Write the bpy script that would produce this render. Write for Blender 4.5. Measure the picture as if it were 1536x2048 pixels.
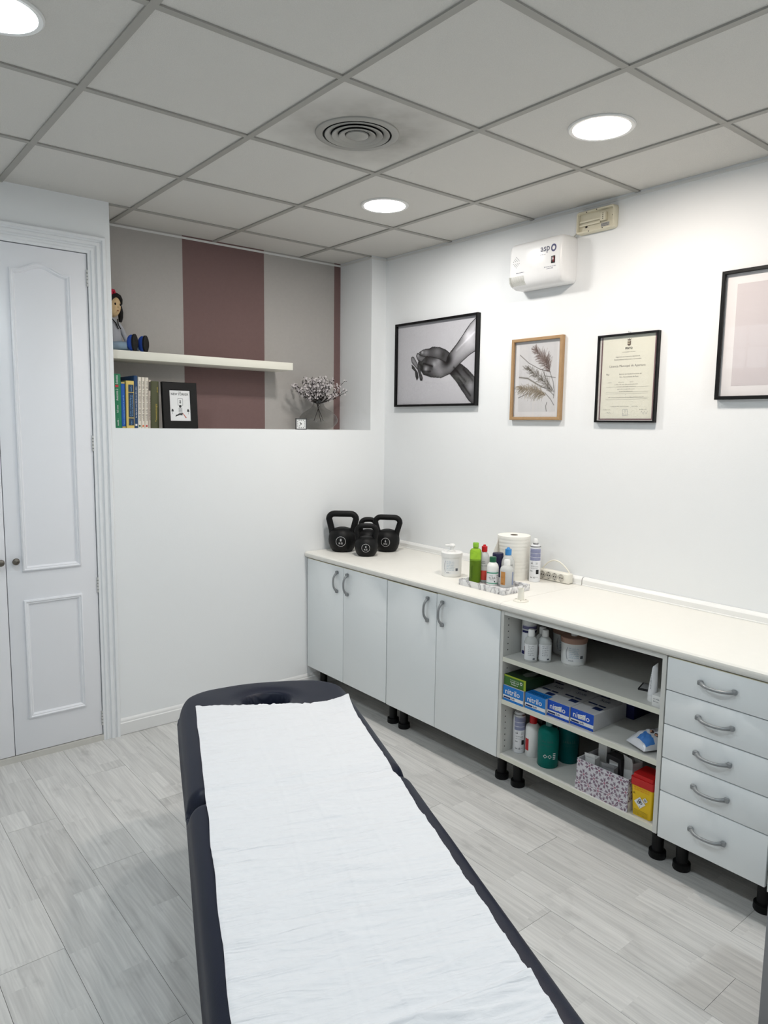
import bpy, bmesh, math, random
import numpy as np
from mathutils import Vector, Matrix, Euler, noise

# ------------------------------------------------------------------ clear
for o in list(bpy.data.objects): bpy.data.objects.remove(o, do_unlink=True)
SC = bpy.context.scene
COL = SC.collection
PI = math.pi

# ------------------------------------------------------------------ camera
CAM = Vector((-3.0041, -3.6965, 1.6428))
YAW, PITCH, ROLL, FPX = 0.6833, -0.1193, 0.0135, 1441.98
fw = Vector((math.sin(YAW)*math.cos(PITCH), math.cos(YAW)*math.cos(PITCH), math.sin(PITCH)))
rt = Vector((math.cos(YAW), -math.sin(YAW), 0)); up = rt.cross(fw)
r2 = rt*math.cos(ROLL) + up*math.sin(ROLL); u2 = -rt*math.sin(ROLL) + up*math.cos(ROLL)
cd = bpy.data.cameras.new('camera'); cam = bpy.data.objects.new('camera', cd); COL.objects.link(cam)
cam.matrix_world = Matrix(((r2.x, u2.x, -fw.x, CAM.x), (r2.y, u2.y, -fw.y, CAM.y), (r2.z, u2.z, -fw.z, CAM.z), (0, 0, 0, 1)))
cd.sensor_fit = 'HORIZONTAL'; cd.sensor_width = 36.0; cd.lens = 36.0*FPX/1536.0; cd.clip_start = 0.02
SC.camera = cam

# ------------------------------------------------------------------ light level
W = bpy.data.worlds.new('world'); SC.world = W; W.use_nodes = True
W.node_tree.nodes['Background'].inputs[0].default_value = (0.8, 0.9, 1.0, 1)
W.node_tree.nodes['Background'].inputs[1].default_value = 0.4
VS = SC.view_settings
SC.display_settings.display_device = 'sRGB'
VS.view_transform = 'Standard'; VS.look = 'None'; VS.gamma = 1.0; VS.use_curve_mapping = False
VS.exposure = 2.42
CY = SC.cycles
CY.use_adaptive_sampling = True; CY.adaptive_threshold = 0.03; CY.adaptive_min_samples = 12
CY.max_bounces = 6; CY.diffuse_bounces = 3; CY.glossy_bounces = 3; CY.transmission_bounces = 5; CY.transparent_max_bounces = 8
CY.caustics_reflective = False; CY.caustics_refractive = False
LAMP = 26.0            # emission of every ceiling downlight diffuser
WARM = (1.0, 0.89, 0.79); COOL = (0.86, 0.95, 1.0); NEUT = (1.0, 0.975, 0.94)

# ------------------------------------------------------------------ materials
def lin(c):
    c = c/255.0
    return c/12.92 if c <= 0.04045 else ((c+0.055)/1.055)**2.4
def L3(rgb): return (lin(rgb[0]), lin(rgb[1]), lin(rgb[2]), 1.0)
MATS = {}
def mat(name, rgb=(200, 200, 200), rough=0.5, metal=0.0, spec=0.5, noise_=None, bump=None, trans=0.0, ior=1.45, emis=None, coat=0.0, sss=0.0):
    if name in MATS: return MATS[name]
    m = bpy.data.materials.new(name); m.use_nodes = True; MATS[name] = m
    nt = m.node_tree; b = nt.nodes['Principled BSDF']
    b.inputs['Base Color'].default_value = L3(rgb); b.inputs['Roughness'].default_value = rough
    b.inputs['Metallic'].default_value = metal; b.inputs['Specular IOR Level'].default_value = spec
    b.inputs['IOR'].default_value = ior; b.inputs['Transmission Weight'].default_value = trans
    b.inputs['Coat Weight'].default_value = coat
    if sss: b.inputs['Subsurface Weight'].default_value = sss; b.inputs['Subsurface Radius'].default_value = (.01, .01, .01)
    if emis: b.inputs['Emission Color'].default_value = (*emis[0], 1); b.inputs['Emission Strength'].default_value = emis[1]
    tc = nt.nodes.new('ShaderNodeTexCoord') if (noise_ or bump) else None
    if noise_:
        n = nt.nodes.new('ShaderNodeTexNoise'); n.inputs['Scale'].default_value = noise_[0]; n.inputs['Detail'].default_value = 4
        nt.links.new(tc.outputs['Object'], n.inputs['Vector'])
        r = nt.nodes.new('ShaderNodeMix'); r.data_type = 'RGBA'
        k = noise_[1]; c = L3(rgb)
        r.inputs[6].default_value = tuple(x*(1-k) for x in c[:3])+(1,); r.inputs[7].default_value = tuple(min(1, x*(1+k)) for x in c[:3])+(1,)
        nt.links.new(n.outputs['Fac'], r.inputs[0]); nt.links.new(r.outputs[2], b.inputs['Base Color'])
    if bump:
        n2 = nt.nodes.new('ShaderNodeTexNoise'); n2.inputs['Scale'].default_value = bump[0]; n2.inputs['Detail'].default_value = 3
        nt.links.new(tc.outputs['Object'], n2.inputs['Vector'])
        bp = nt.nodes.new('ShaderNodeBump'); bp.inputs['Strength'].default_value = bump[1]; bp.inputs['Distance'].default_value = 0.004
        nt.links.new(n2.outputs['Fac'], bp.inputs['Height']); nt.links.new(bp.outputs['Normal'], b.inputs['Normal'])
    return m

def vcol_mat(name, rough=0.6, spec=0.3):
    if name in MATS: return MATS[name]
    m = bpy.data.materials.new(name); m.use_nodes = True; MATS[name] = m
    nt = m.node_tree; b = nt.nodes['Principled BSDF']; b.inputs['Roughness'].default_value = rough; b.inputs['Specular IOR Level'].default_value = spec
    a = nt.nodes.new('ShaderNodeAttribute'); a.attribute_name = 'col'; nt.links.new(a.outputs['Color'], b.inputs['Base Color'])
    return m

def pane_mat():
    if 'picture_glass' in MATS: return MATS['picture_glass']
    m = bpy.data.materials.new('picture_glass'); m.use_nodes = True; MATS['picture_glass'] = m
    nt = m.node_tree; nt.nodes.remove(nt.nodes['Principled BSDF']); out = nt.nodes['Material Output']
    thin_glass(nt, out, (1, 1, 1), 0.02, 0.04); return m
def thin_glass(nt, out, tint, rough, f0, fmax=0.9):
    t = nt.nodes.new('ShaderNodeBsdfTransparent'); t.inputs[0].default_value = (*tint, 1); g = nt.nodes.new('ShaderNodeBsdfGlossy'); g.inputs['Roughness'].default_value = rough
    f = nt.nodes.new('ShaderNodeLayerWeight'); f.inputs['Blend'].default_value = 0.5
    p = nt.nodes.new('ShaderNodeMath'); p.operation = 'POWER'; p.inputs[1].default_value = 4.0; nt.links.new(f.outputs['Facing'], p.inputs[0])
    r = nt.nodes.new('ShaderNodeMapRange'); r.inputs[3].default_value = f0; r.inputs[4].default_value = fmax; nt.links.new(p.outputs[0], r.inputs[0])
    mx = nt.nodes.new('ShaderNodeMixShader')
    nt.links.new(r.outputs[0], mx.inputs[0]); nt.links.new(t.outputs[0], mx.inputs[1]); nt.links.new(g.outputs[0], mx.inputs[2]); nt.links.new(mx.outputs[0], out.inputs[0])
def vase_glass():
    m = bpy.data.materials.new('smoky_glass'); m.use_nodes = True; nt = m.node_tree; nt.nodes.remove(nt.nodes['Principled BSDF'])
    thin_glass(nt, nt.nodes['Material Output'], (.80, .80, .79), 0.03, 0.07, 0.5); return m

def wood_floor():
    m = bpy.data.materials.new('grey_oak_laminate'); m.use_nodes = True; nt = m.node_tree; N = nt.nodes; K = nt.links
    b = N['Principled BSDF']; b.inputs['Roughness'].default_value = 0.42; b.inputs['Specular IOR Level'].default_value = 0.45
    tc = N.new('ShaderNodeTexCoord'); oi = N.new('ShaderNodeObjectInfo')
    off = N.new('ShaderNodeVectorMath'); off.operation = 'MULTIPLY_ADD'
    off.inputs[1].default_value = (1, 1, 1)
    mul = N.new('ShaderNodeVectorMath'); mul.operation = 'SCALE'; mul.inputs[0].default_value = (7.3, 31.7, 3.1)
    K.new(oi.outputs['Random'], mul.inputs['Scale']); K.new(tc.outputs['Object'], off.inputs[0]); K.new(mul.outputs[0], off.inputs[2])
    sp = N.new('ShaderNodeSeparateXYZ'); K.new(tc.outputs['Object'], sp.inputs[0])
    # two printed strips per plank, each cut in blocks of its own tone
    def math_(op, a, bb):
        n = N.new('ShaderNodeMath'); n.operation = op
        for i, x in enumerate((a, bb)):
            if x is None: continue
            if isinstance(x, (int, float)): n.inputs[i].default_value = x
            else: K.new(x, n.inputs[i])
        return n.outputs[0]
    sx = math_('FLOOR', math_('DIVIDE', sp.outputs['X'], 0.0965), None)
    sy = math_('ADD', math_('DIVIDE', sp.outputs['Y'], 0.46), math_('MULTIPLY', sx, 0.37))
    sy = math_('FLOOR', math_('ADD', sy, math_('MULTIPLY', oi.outputs['Random'], 9.0)), None)
    cb = N.new('ShaderNodeCombineXYZ'); K.new(sx, cb.inputs[0]); K.new(sy, cb.inputs[1]); K.new(oi.outputs['Random'], cb.inputs[2])
    wn = N.new('ShaderNodeTexWhiteNoise'); K.new(cb.outputs[0], wn.inputs['Vector'])
    # grain
    mp = N.new('ShaderNodeMapping'); mp.inputs['Scale'].default_value = (64, 3.2, 1); K.new(off.outputs[0], mp.inputs['Vector'])
    ad = N.new('ShaderNodeVectorMath'); ad.operation = 'ADD'; K.new(mp.outputs[0], ad.inputs[0])
    sc2 = N.new('ShaderNodeVectorMath'); sc2.operation = 'SCALE'; sc2.inputs['Scale'].default_value = 13.0; K.new(wn.outputs['Color'], sc2.inputs[0]); K.new(sc2.outputs[0], ad.inputs[1])
    g = N.new('ShaderNodeTexNoise'); g.inputs['Scale'].default_value = 1.0; g.inputs['Detail'].default_value = 6; g.inputs['Distortion'].default_value = 0.6; K.new(ad.outputs[0], g.inputs['Vector'])
    # rings / cathedral figure
    mp3 = N.new('ShaderNodeMapping'); mp3.inputs['Scale'].default_value = (9, 1.1, 1); K.new(ad.outputs[0], mp3.inputs['Vector'])
    mp3.inputs['Scale'].default_value = (0.35, 0.9, 1)
    wv = N.new('ShaderNodeTexWave'); wv.inputs['Scale'].default_value = 1.1; wv.inputs['Distortion'].default_value = 14.0; wv.inputs['Detail'].default_value = 2; K.new(mp3.outputs[0], wv.inputs['Vector'])
    # knots and smudges
    mp2 = N.new('ShaderNodeMapping'); mp2.inputs['Scale'].default_value = (13, 7, 1); K.new(off.outputs[0], mp2.inputs['Vector'])
    s = N.new('ShaderNodeTexNoise'); s.inputs['Scale'].default_value = 1.0; s.inputs['Detail'].default_value = 3; K.new(mp2.outputs[0], s.inputs['Vector'])
    sr = N.new('ShaderNodeMapRange'); sr.inputs[1].default_value = 0.60; sr.inputs[2].default_value = 0.78; K.new(s.outputs['Fac'], sr.inputs[0])
    cr = N.new('ShaderNodeValToRGB'); K.new(g.outputs['Fac'], cr.inputs[0])
    cr.color_ramp.elements[0].position = 0.28; cr.color_ramp.elements[0].color = L3((199, 198, 196))
    cr.color_ramp.elements[1].position = 0.62; cr.color_ramp.elements[1].color = L3((220, 219, 216))
    t = N.new('ShaderNodeMix'); t.data_type = 'RGBA'; t.blend_type = 'MULTIPLY'; t.inputs[0].default_value = 1.0
    K.new(cr.outputs[0], t.inputs[6])
    vr = N.new('ShaderNodeMapRange'); vr.inputs[3].default_value = 0.91; vr.inputs[4].default_value = 1.05; K.new(wn.outputs['Value'], vr.inputs[0]); K.new(vr.outputs[0], t.inputs[7])
    t1 = N.new('ShaderNodeMix'); t1.data_type = 'RGBA'; t1.blend_type = 'MULTIPLY'; t1.inputs[0].default_value = 0.06; K.new(t.outputs[2], t1.inputs[6]); K.new(wv.outputs['Color'], t1.inputs[7])
    t2 = N.new('ShaderNodeMix'); t2.data_type = 'RGBA'; K.new(math_('MULTIPLY', sr.outputs[0], 0.38), t2.inputs[0]); K.new(t1.outputs[2], t2.inputs[6]); t2.inputs[7].default_value = L3((140, 139, 138))
    K.new(t2.outputs[2], b.inputs['Base Color'])
    bp = N.new('ShaderNodeBump'); bp.inputs['Strength'].default_value = 0.12; bp.inputs['Distance'].default_value = 0.002; K.new(g.outputs['Fac'], bp.inputs['Height']); K.new(bp.outputs[0], b.inputs['Normal'])
    return m

def marble():
    m = bpy.data.materials.new('marble_print'); m.use_nodes = True; nt = m.node_tree; N = nt.nodes; K = nt.links; b = N['Principled BSDF']; b.inputs['Roughness'].default_value = 0.3
    tc = N.new('ShaderNodeTexCoord'); n = N.new('ShaderNodeTexNoise'); n.inputs['Scale'].default_value = 9; n.inputs['Detail'].default_value = 5; n.inputs['Distortion'].default_value = 2.2
    K.new(tc.outputs['Object'], n.inputs['Vector']); cr = N.new('ShaderNodeValToRGB'); K.new(n.outputs['Fac'], cr.inputs[0])
    e = cr.color_ramp.elements; e[0].position = .40; e[0].color = L3((235, 235, 236)); e[1].position = .60; e[1].color = L3((240, 240, 240))
    x = e.new(.485); x.color = L3((195, 194, 196)); x = e.new(.5); x.color = L3((105, 102, 108)); x = e.new(.515); x.color = L3((215, 214, 216))
    K.new(cr.outputs[0], b.inputs['Base Color']); return m

def stained_tile(cx, cy):
    """tile round the air vent: soot blown out of the vent over the years"""
    m = bpy.data.materials.new('sooty_tile'); m.use_nodes = True; nt = m.node_tree; N = nt.nodes; K = nt.links; b = N['Principled BSDF']; b.inputs['Roughness'].default_value = 0.9; b.inputs['Specular IOR Level'].default_value = .1
    tc = N.new('ShaderNodeTexCoord'); ln = N.new('ShaderNodeVectorMath'); ln.operation = 'LENGTH'; K.new(tc.outputs['Object'], ln.inputs[0])
    n = N.new('ShaderNodeTexNoise'); n.inputs['Scale'].default_value = 9; n.inputs['Detail'].default_value = 6; K.new(tc.outputs['Object'], n.inputs['Vector'])
    mr = N.new('ShaderNodeMapRange'); mr.inputs[1].default_value = .15; mr.inputs[2].default_value = .36; mr.inputs[3].default_value = 1.0; mr.inputs[4].default_value = 0.0; K.new(ln.outputs['Value'], mr.inputs[0])
    mu = N.new('ShaderNodeMath'); mu.operation = 'MULTIPLY'; K.new(mr.outputs[0], mu.inputs[0]); K.new(n.outputs['Fac'], mu.inputs[1])
    mx = N.new('ShaderNodeMix'); mx.data_type = 'RGBA'; mx.inputs[6].default_value = L3(TILE); mx.inputs[7].default_value = L3((135, 132, 125)); K.new(mu.outputs[0], mx.inputs[0]); K.new(mx.outputs[2], b.inputs['Base Color'])
    return m
TILE = (217, 215, 210)

def couch_paper():
    m = bpy.data.materials.new('couch_paper'); m.use_nodes = True; nt = m.node_tree; N = nt.nodes; K = nt.links; b = N['Principled BSDF']
    b.inputs['Base Color'].default_value = L3((227, 228, 231)); b.inputs['Roughness'].default_value = .85; b.inputs['Specular IOR Level'].default_value = .15
    tc = N.new('ShaderNodeTexCoord'); mp = N.new('ShaderNodeMapping'); mp.vector_type = 'POINT'; mp.inputs['Rotation'].default_value = (0, 0, .3715); K.new(tc.outputs['Object'], mp.inputs['Vector'])
    def layer(sc, det, dist):
        q = N.new('ShaderNodeMapping'); q.inputs['Scale'].default_value = sc; K.new(mp.outputs[0], q.inputs['Vector'])
        n = N.new('ShaderNodeTexNoise'); n.inputs['Scale'].default_value = 1; n.inputs['Detail'].default_value = det; n.inputs['Distortion'].default_value = dist; K.new(q.outputs[0], n.inputs['Vector'])
        r = N.new('ShaderNodeMath'); r.operation = 'SUBTRACT'; r.inputs[1].default_value = .5; K.new(n.outputs['Fac'], r.inputs[0])
        a = N.new('ShaderNodeMath'); a.operation = 'ABSOLUTE'; K.new(r.outputs[0], a.inputs[0]); return a.outputs[0]
    h1 = layer((6, 34, 1), 2, .6); h2 = layer((30, 95, 1), 2, .3)
    b1 = N.new('ShaderNodeBump'); b1.invert = True; b1.inputs['Strength'].default_value = .75; b1.inputs['Distance'].default_value = .012; K.new(h1, b1.inputs['Height'])
    b2 = N.new('ShaderNodeBump'); b2.inputs['Strength'].default_value = .6; b2.inputs['Distance'].default_value = .003; K.new(h2, b2.inputs['Height']); K.new(b1.outputs[0], b2.inputs['Normal'])
    K.new(b2.outputs[0], b.inputs['Normal']); return m

# ------------------------------------------------------------------ mesh building
def tr(M, v): return M @ Vector(v)
TXT = {}
def text_geo(s, bold=0.0, shear=0.0, space=1.0):
    key = (s, bold, shear, space)
    if key in TXT: return TXT[key]
    c = bpy.data.curves.new('t', 'FONT'); c.body = s; c.size = 1.0; c.align_x = 'CENTER'; c.align_y = 'CENTER'; c.resolution_u = 2
    c.offset = bold; c.shear = shear; c.space_character = space
    o = bpy.data.objects.new('t', c); COL.objects.link(o)
    bpy.context.view_layer.update()
    me = bpy.data.meshes.new_from_object(o.evaluated_get(bpy.context.evaluated_depsgraph_get()))
    vs = [(v.co.x, v.co.y) for v in me.vertices]; fs = [tuple(p.vertices) for p in me.polygons]
    bpy.data.objects.remove(o); bpy.data.curves.remove(c); bpy.data.meshes.remove(me)
    if vs:
        x0 = min(v[0] for v in vs); x1 = max(v[0] for v in vs); y0 = min(v[1] for v in vs); y1 = max(v[1] for v in vs)
        vs = [(v[0]-(x0+x1)/2, v[1]-(y0+y1)/2) for v in vs]; w, h = x1-x0, y1-y0
    else: w = h = 1
    TXT[key] = (vs, fs, w, h); return TXT[key]

class B:
    def __init__(s): s.v = []; s.f = []; s.M = None
    def add(s, vs, fs):
        n = len(s.v)
        s.v += [tuple(s.M @ Vector(v)) for v in vs] if s.M else [tuple(v) for v in vs]
        s.f += [tuple(i+n for i in f) for f in fs]; return s
    def box(s, x0, x1, y0, y1, z0, z1):
        if x0 > x1: x0, x1 = x1, x0
        if y0 > y1: y0, y1 = y1, y0
        return s.add([(x0, y0, z0), (x1, y0, z0), (x1, y1, z0), (x0, y1, z0), (x0, y0, z1), (x1, y0, z1), (x1, y1, z1), (x0, y1, z1)],
                     [(0, 3, 2, 1), (4, 5, 6, 7), (0, 1, 5, 4), (1, 2, 6, 5), (2, 3, 7, 6), (3, 0, 4, 7)])
    def rbox(s, x0, x1, y0, y1, z0, z1, r=0.003, seg=2):
        if x0 > x1: x0, x1 = x1, x0
        if y0 > y1: y0, y1 = y1, y0
        bm = bmesh.new(); bmesh.ops.create_cube(bm, size=1)
        for v in bm.verts: v.co = ((x0+x1)/2+v.co.x*(x1-x0), (y0+y1)/2+v.co.y*(y1-y0), (z0+z1)/2+v.co.z*(z1-z0))
        bmesh.ops.bevel(bm, geom=bm.edges[:], offset=r, segments=seg, profile=0.5, affect='EDGES')
        bm.verts.index_update(); s.add([tuple(v.co) for v in bm.verts], [tuple(v.index for v in f.verts) for f in bm.faces]); bm.free(); return s
    def lathe(s, prof, n=28, cx=0, cy=0, a0=0, a1=None):
        full = a1 is None; vs = []; fs = []; idx = []
        m = n if full else n+1
        for r, z in prof:
            if r < 1e-6 and full: idx.append([len(vs)]); vs.append((cx, cy, z))
            else:
                idx.append(list(range(len(vs), len(vs)+m)))
                for k in range(m):
                    a = (2*PI*k/n) if full else a0+(a1-a0)*k/n
                    vs.append((cx+r*math.sin(a), cy-r*math.cos(a), z))
        for i in range(len(prof)-1):
            A, C = idx[i], idx[i+1]
            for k in range(n):
                k2 = (k+1) % m
                if len(A) == 1 and len(C) == 1: continue
                if len(A) == 1: fs.append((A[0], C[k2], C[k]))
                elif len(C) == 1: fs.append((A[k], A[k2], C[0]))
                else: fs.append((A[k], A[k2], C[k2], C[k]))
        return s.add(vs, fs)
    def tube(s, path, r, n=8, closed=False, cap=True, flat=1.0):
        P = [Vector(p) for p in path]; m = len(P); R = r if isinstance(r, (list, tuple)) else [r]*m
        T = []
        for i in range(m):
            a = P[(i-1) % m] if (closed or i > 0) else P[0]; b = P[(i+1) % m] if (closed or i < m-1) else P[-1]
            t = (b-a); T.append(t.normalized() if t.length > 1e-9 else Vector((0, 0, 1)))
        up_ = Vector((0, 0, 1)) if abs(T[0].z) < 0.9 else Vector((1, 0, 0))
        x = T[0].cross(up_).normalized(); vs = []
        for i in range(m):
            x = (x - T[i]*x.dot(T[i])); x = x.normalized() if x.length > 1e-6 else T[i].orthogonal().normalized()
            y = T[i].cross(x)
            for k in range(n):
                a = 2*PI*k/n; vs.append(tuple(P[i] + x*(R[i]*math.cos(a)) + y*(R[i]*flat*math.sin(a))))
        fs = []
        for i in range(m if closed else m-1):
            j = (i+1) % m
            for k in range(n): fs.append((i*n+k, i*n+(k+1) % n, j*n+(k+1) % n, j*n+k))
        if cap and not closed: fs.append(tuple(range(n))[::-1]); fs.append(tuple(range((m-1)*n, m*n)))
        return s.add(vs, fs)
    def ball(s, c, r, n=16, m=10):
        if not isinstance(r, (list, tuple)): r = (r, r, r)
        vs = [(c[0], c[1], c[2]-r[2])]; fs = []
        for i in range(1, m):
            t = PI*i/m
            for k in range(n):
                a = 2*PI*k/n; vs.append((c[0]+r[0]*math.sin(t)*math.cos(a), c[1]+r[1]*math.sin(t)*math.sin(a), c[2]-r[2]*math.cos(t)))
        vs.append((c[0], c[1], c[2]+r[2])); top = len(vs)-1
        for k in range(n):
            fs.append((0, 1+(k+1) % n, 1+k)); fs.append((top, 1+(m-2)*n+k, 1+(m-2)*n+(k+1) % n))
        for i in range(m-2):
            for k in range(n): fs.append((1+i*n+k, 1+i*n+(k+1) % n, 1+(i+1)*n+(k+1) % n, 1+(i+1)*n+k))
        return s.add(vs, fs)
    def prism(s, poly, z0, z1):
        n = len(poly)
        return s.add([(x, y, z0) for x, y in poly]+[(x, y, z1) for x, y in poly], [tuple(range(n))[::-1], tuple(range(n, 2*n))]+[(i, (i+1) % n, n+(i+1) % n, n+i) for i in range(n)])
    def poly(s, poly, z): return s.add([(x, y, z) for x, y in poly], [tuple(range(len(poly)))])
    def rect(s, x0, x1, y0, y1, z): return s.poly([(x0, y0), (x1, y0), (x1, y1), (x0, y1)], z)
    def ring2(s, cx, cy, r0, r1, z, n=32, sx=1.0, sy=1.0):
        vs = []; fs = []
        for k in range(n):
            a = 2*PI*k/n; vs += [(cx+r0*sx*math.cos(a), cy+r0*sy*math.sin(a), z), (cx+r1*sx*math.cos(a), cy+r1*sy*math.sin(a), z)]
        for k in range(n): j = (k+1) % n; fs.append((2*k, 2*k+1, 2*j+1, 2*j))
        return s.add(vs, fs)
    def sweep(s, path, prof, closed=False):
        """path in the local xy plane, prof = (offset to the left of travel, height z)"""
        n = len(path); m = len(prof); vs = []; fs = []
        for i in range(n):
            p = Vector(path[i]); a = Vector(path[(i-1) % n]) if (closed or i) else None; b = Vector(path[(i+1) % n]) if (closed or i < n-1) else None
            d1 = (p-a).normalized() if a is not None else None; d2 = (b-p).normalized() if b is not None else None
            if d1 is None: d1 = d2
            if d2 is None: d2 = d1
            n1 = Vector((-d1.y, d1.x)); n2 = Vector((-d2.y, d2.x)); q = n1+n2
            q = q/max(q.length_squared/2, 0.2) if q.length > 1e-6 else n1
            for o_, h in prof: vs.append((p.x+q.x*o_, p.y+q.y*o_, h))
        for i in range(n if closed else n-1):
            j = (i+1) % n
            for k in range(m-1): fs.append((i*m+k, i*m+k+1, j*m+k+1, j*m+k))
        if not closed: fs.append(tuple(range(m))); fs.append(tuple(range((n-1)*m, n*m))[::-1])
        return s.add(vs, fs)
    # ---- flat lettering; fit=(width or None, height or None)
    def text(s, t, cx, cy, z, w=None, h=None, rot=0, bold=0.0, shear=0.0, wrap=None, space=1.0):
        vs, fs, tw, th = text_geo(t, bold, shear, space)
        kx = (w/tw) if w else None; ky = (h/th) if h else None
        kx = kx or ky; ky = ky or kx
        cr_, sr_ = math.cos(rot), math.sin(rot)
        pts = [(cx+x*kx*cr_-y*ky*sr_, cy+x*kx*sr_+y*ky*cr_) for x, y in vs]
        s.add([(wrap(x, y, z) if wrap else (x, y, z)) for x, y in pts], fs); return s
    def scribble(s, cx, cy, z, w, h, seed=0, rot=0, wrap=None):
        """row of letter-sized marks for print too small to read"""
        rng = random.Random(seed); x = -w/2; cr_, sr_ = math.cos(rot), math.sin(rot)
        while x < w/2-h*.3:
            for _ in range(rng.randint(2, 7)):
                lw = h*rng.uniform(.3, .55); lh = h*rng.choice((.62, .62, .66, 1.0))
                if x+lw > w/2: break
                q = [(x, -h/2), (x+lw, -h/2), (x+lw, -h/2+lh*.3), (x+lw*.45, -h/2+lh*.3), (x+lw*.45, -h/2+lh), (x, -h/2+lh)]
                pts = [(cx+a*cr_-b*sr_, cy+a*sr_+b*cr_) for a, b in q]
                s.add([(wrap(a, b, z) if wrap else (a, b, z)) for a, b in pts], [(0, 1, 2, 3), (0, 3, 4, 5)]); x += lw+h*.16
            x += h*.4
        return s
    def wrect(s, x0, x1, y0, y1, z, wrap, n=8, m=3):
        vs = []; fs = []
        for j in range(m+1):
            for i in range(n+1): vs.append(wrap(x0+(x1-x0)*i/n, y0+(y1-y0)*j/m, z))
        for j in range(m):
            for i in range(n): a = j*(n+1)+i; fs.append((a, a+1, a+n+2, a+n+1))
        return s.add(vs, fs)
    def mesh(s, name, smooth=True, ang=38, recalc=True):
        me = bpy.data.meshes.new(name); me.from_pydata(s.v, [], s.f)
        if recalc:
            bm = bmesh.new(); bm.from_mesh(me); bmesh.ops.recalc_face_normals(bm, faces=bm.faces[:]); bm.to_mesh(me); bm.free()
        if smooth:
            me.shade_smooth()
            try: me.set_sharp_from_angle(angle=math.radians(ang))
            except Exception: pass
        me.update(); return me
    def obj(s, name, m=None, parent=None, smooth=True, ang=38, recalc=True, label=None):
        me = s.mesh(name, smooth, ang, recalc); o = bpy.data.objects.new(name, me); COL.objects.link(o)
        if m: me.materials.append(m)
        if parent: o.parent = parent
        if label: o['label'] = label
        return o

def thing(name, label, cat, loc=(0, 0, 0), rz=0.0, group=None, rot=None):
    o = bpy.data.objects.new(name, None); COL.objects.link(o); o.empty_display_size = 0.05
    o.location = loc; o.rotation_euler = rot if rot is not None else (0, 0, rz)
    o['label'] = label; o['category'] = cat
    if group: o['group'] = group
    return o
def tag(o, label, cat, group=None, kind=None):
    o['label'] = label; o['category'] = cat
    if group: o['group'] = group
    if kind: o['kind'] = kind
    return o
def struct(o, label=None):
    o['kind'] = 'structure'
    if label: o['label'] = label
    return o
def structure(name, loc=(0, 0, 0), label=None):
    o = bpy.data.objects.new(name, None); COL.objects.link(o); o.location = loc; return struct(o, label)
# wall frames: local x = right along the wall, y = up, z = out of the wall
RWALL = Matrix(((0, 0, -1), (-1, 0, 0), (0, 1, 0))).to_euler()
BWALL = Matrix(((1, 0, 0), (0, 0, -1), (0, 1, 0))).to_euler()
def facing(x, y, extra=0.0): return math.atan2(CAM.x-x, -(CAM.y-y)) + math.radians(extra)
def cyl_wrap(R, eps=0.0006):
    """R: radius or function of height; print laid round a body of revolution, front = local -y"""
    def f(x, y, z=0):
        r = R(y) if callable(R) else R
        a = x/r; return ((r+eps+z)*math.sin(a), -(r+eps+z)*math.cos(a), y)
    return f
def prof_r(prof):
    def f(z):
        for (r0, z0), (r1, z1) in zip(prof, prof[1:]):
            if min(z0, z1) <= z <= max(z0, z1) and abs(z1-z0) > 1e-9: return r0+(r1-r0)*(z-z0)/(z1-z0)
        return prof[-1][0]
    return f

# ---- flat prints computed point by point (picture, wrapping paper)
def inside(poly, X, Y):
    r = np.zeros(X.shape, bool); n = len(poly)
    for i in range(n):
        (x0, y0), (x1, y1) = poly[i], poly[(i+1) % n]
        if y0 == y1: continue
        c = ((Y < y0) != (Y < y1)) & (X < (x1-x0)*(Y-y0)/(y1-y0)+x0); r ^= c
    return r
def segdist(a, b, X, Y):
    ax, ay = a; dx, dy = b[0]-a[0], b[1]-a[1]; l2 = dx*dx+dy*dy+1e-12
    t = np.clip(((X-ax)*dx+(Y-ay)*dy)/l2, 0, 1); return np.hypot(X-ax-t*dx, Y-ay-t*dy)
def polydist(poly, X, Y, closed=True):
    d = np.full(X.shape, 9.0); n = len(poly)
    for i in range(n if closed else n-1): d = np.minimum(d, segdist(poly[i], poly[(i+1) % n], X, Y))
    return d
def print_grid(name, x0, x1, y0, y1, nx, ny, fn, parent, z, m=None):
    xs = np.linspace(x0, x1, nx+1); ys = np.linspace(y0, y1, ny+1); X, Y = np.meshgrid(xs, ys)
    C = np.clip(fn(X, Y), 0, 1)
    vs = np.stack([X, Y, np.full(X.shape, z)], -1).reshape(-1, 3)
    i = np.arange(ny)[:, None]*(nx+1)+np.arange(nx)[None, :]
    fs = np.stack([i, i+1, i+nx+2, i+nx+1], -1).reshape(-1, 4)
    me = bpy.data.meshes.new(name); me.from_pydata(vs.tolist(), [], fs.tolist())
    ca = me.color_attributes.new('col', 'FLOAT_COLOR', 'POINT')
    rgba = np.ones((len(vs), 4), np.float32); cc = C.reshape(-1, 3); rgba[:, :3] = np.where(cc <= .04045, cc/12.92, ((cc+.055)/1.055)**2.4)
    ca.data.foreach_set('color', rgba.ravel()); me.materials.append(m or vcol_mat('printed_paper')); me.update()
    o = bpy.data.objects.new(name, me); COL.objects.link(o); o.parent = parent; return o

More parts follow.
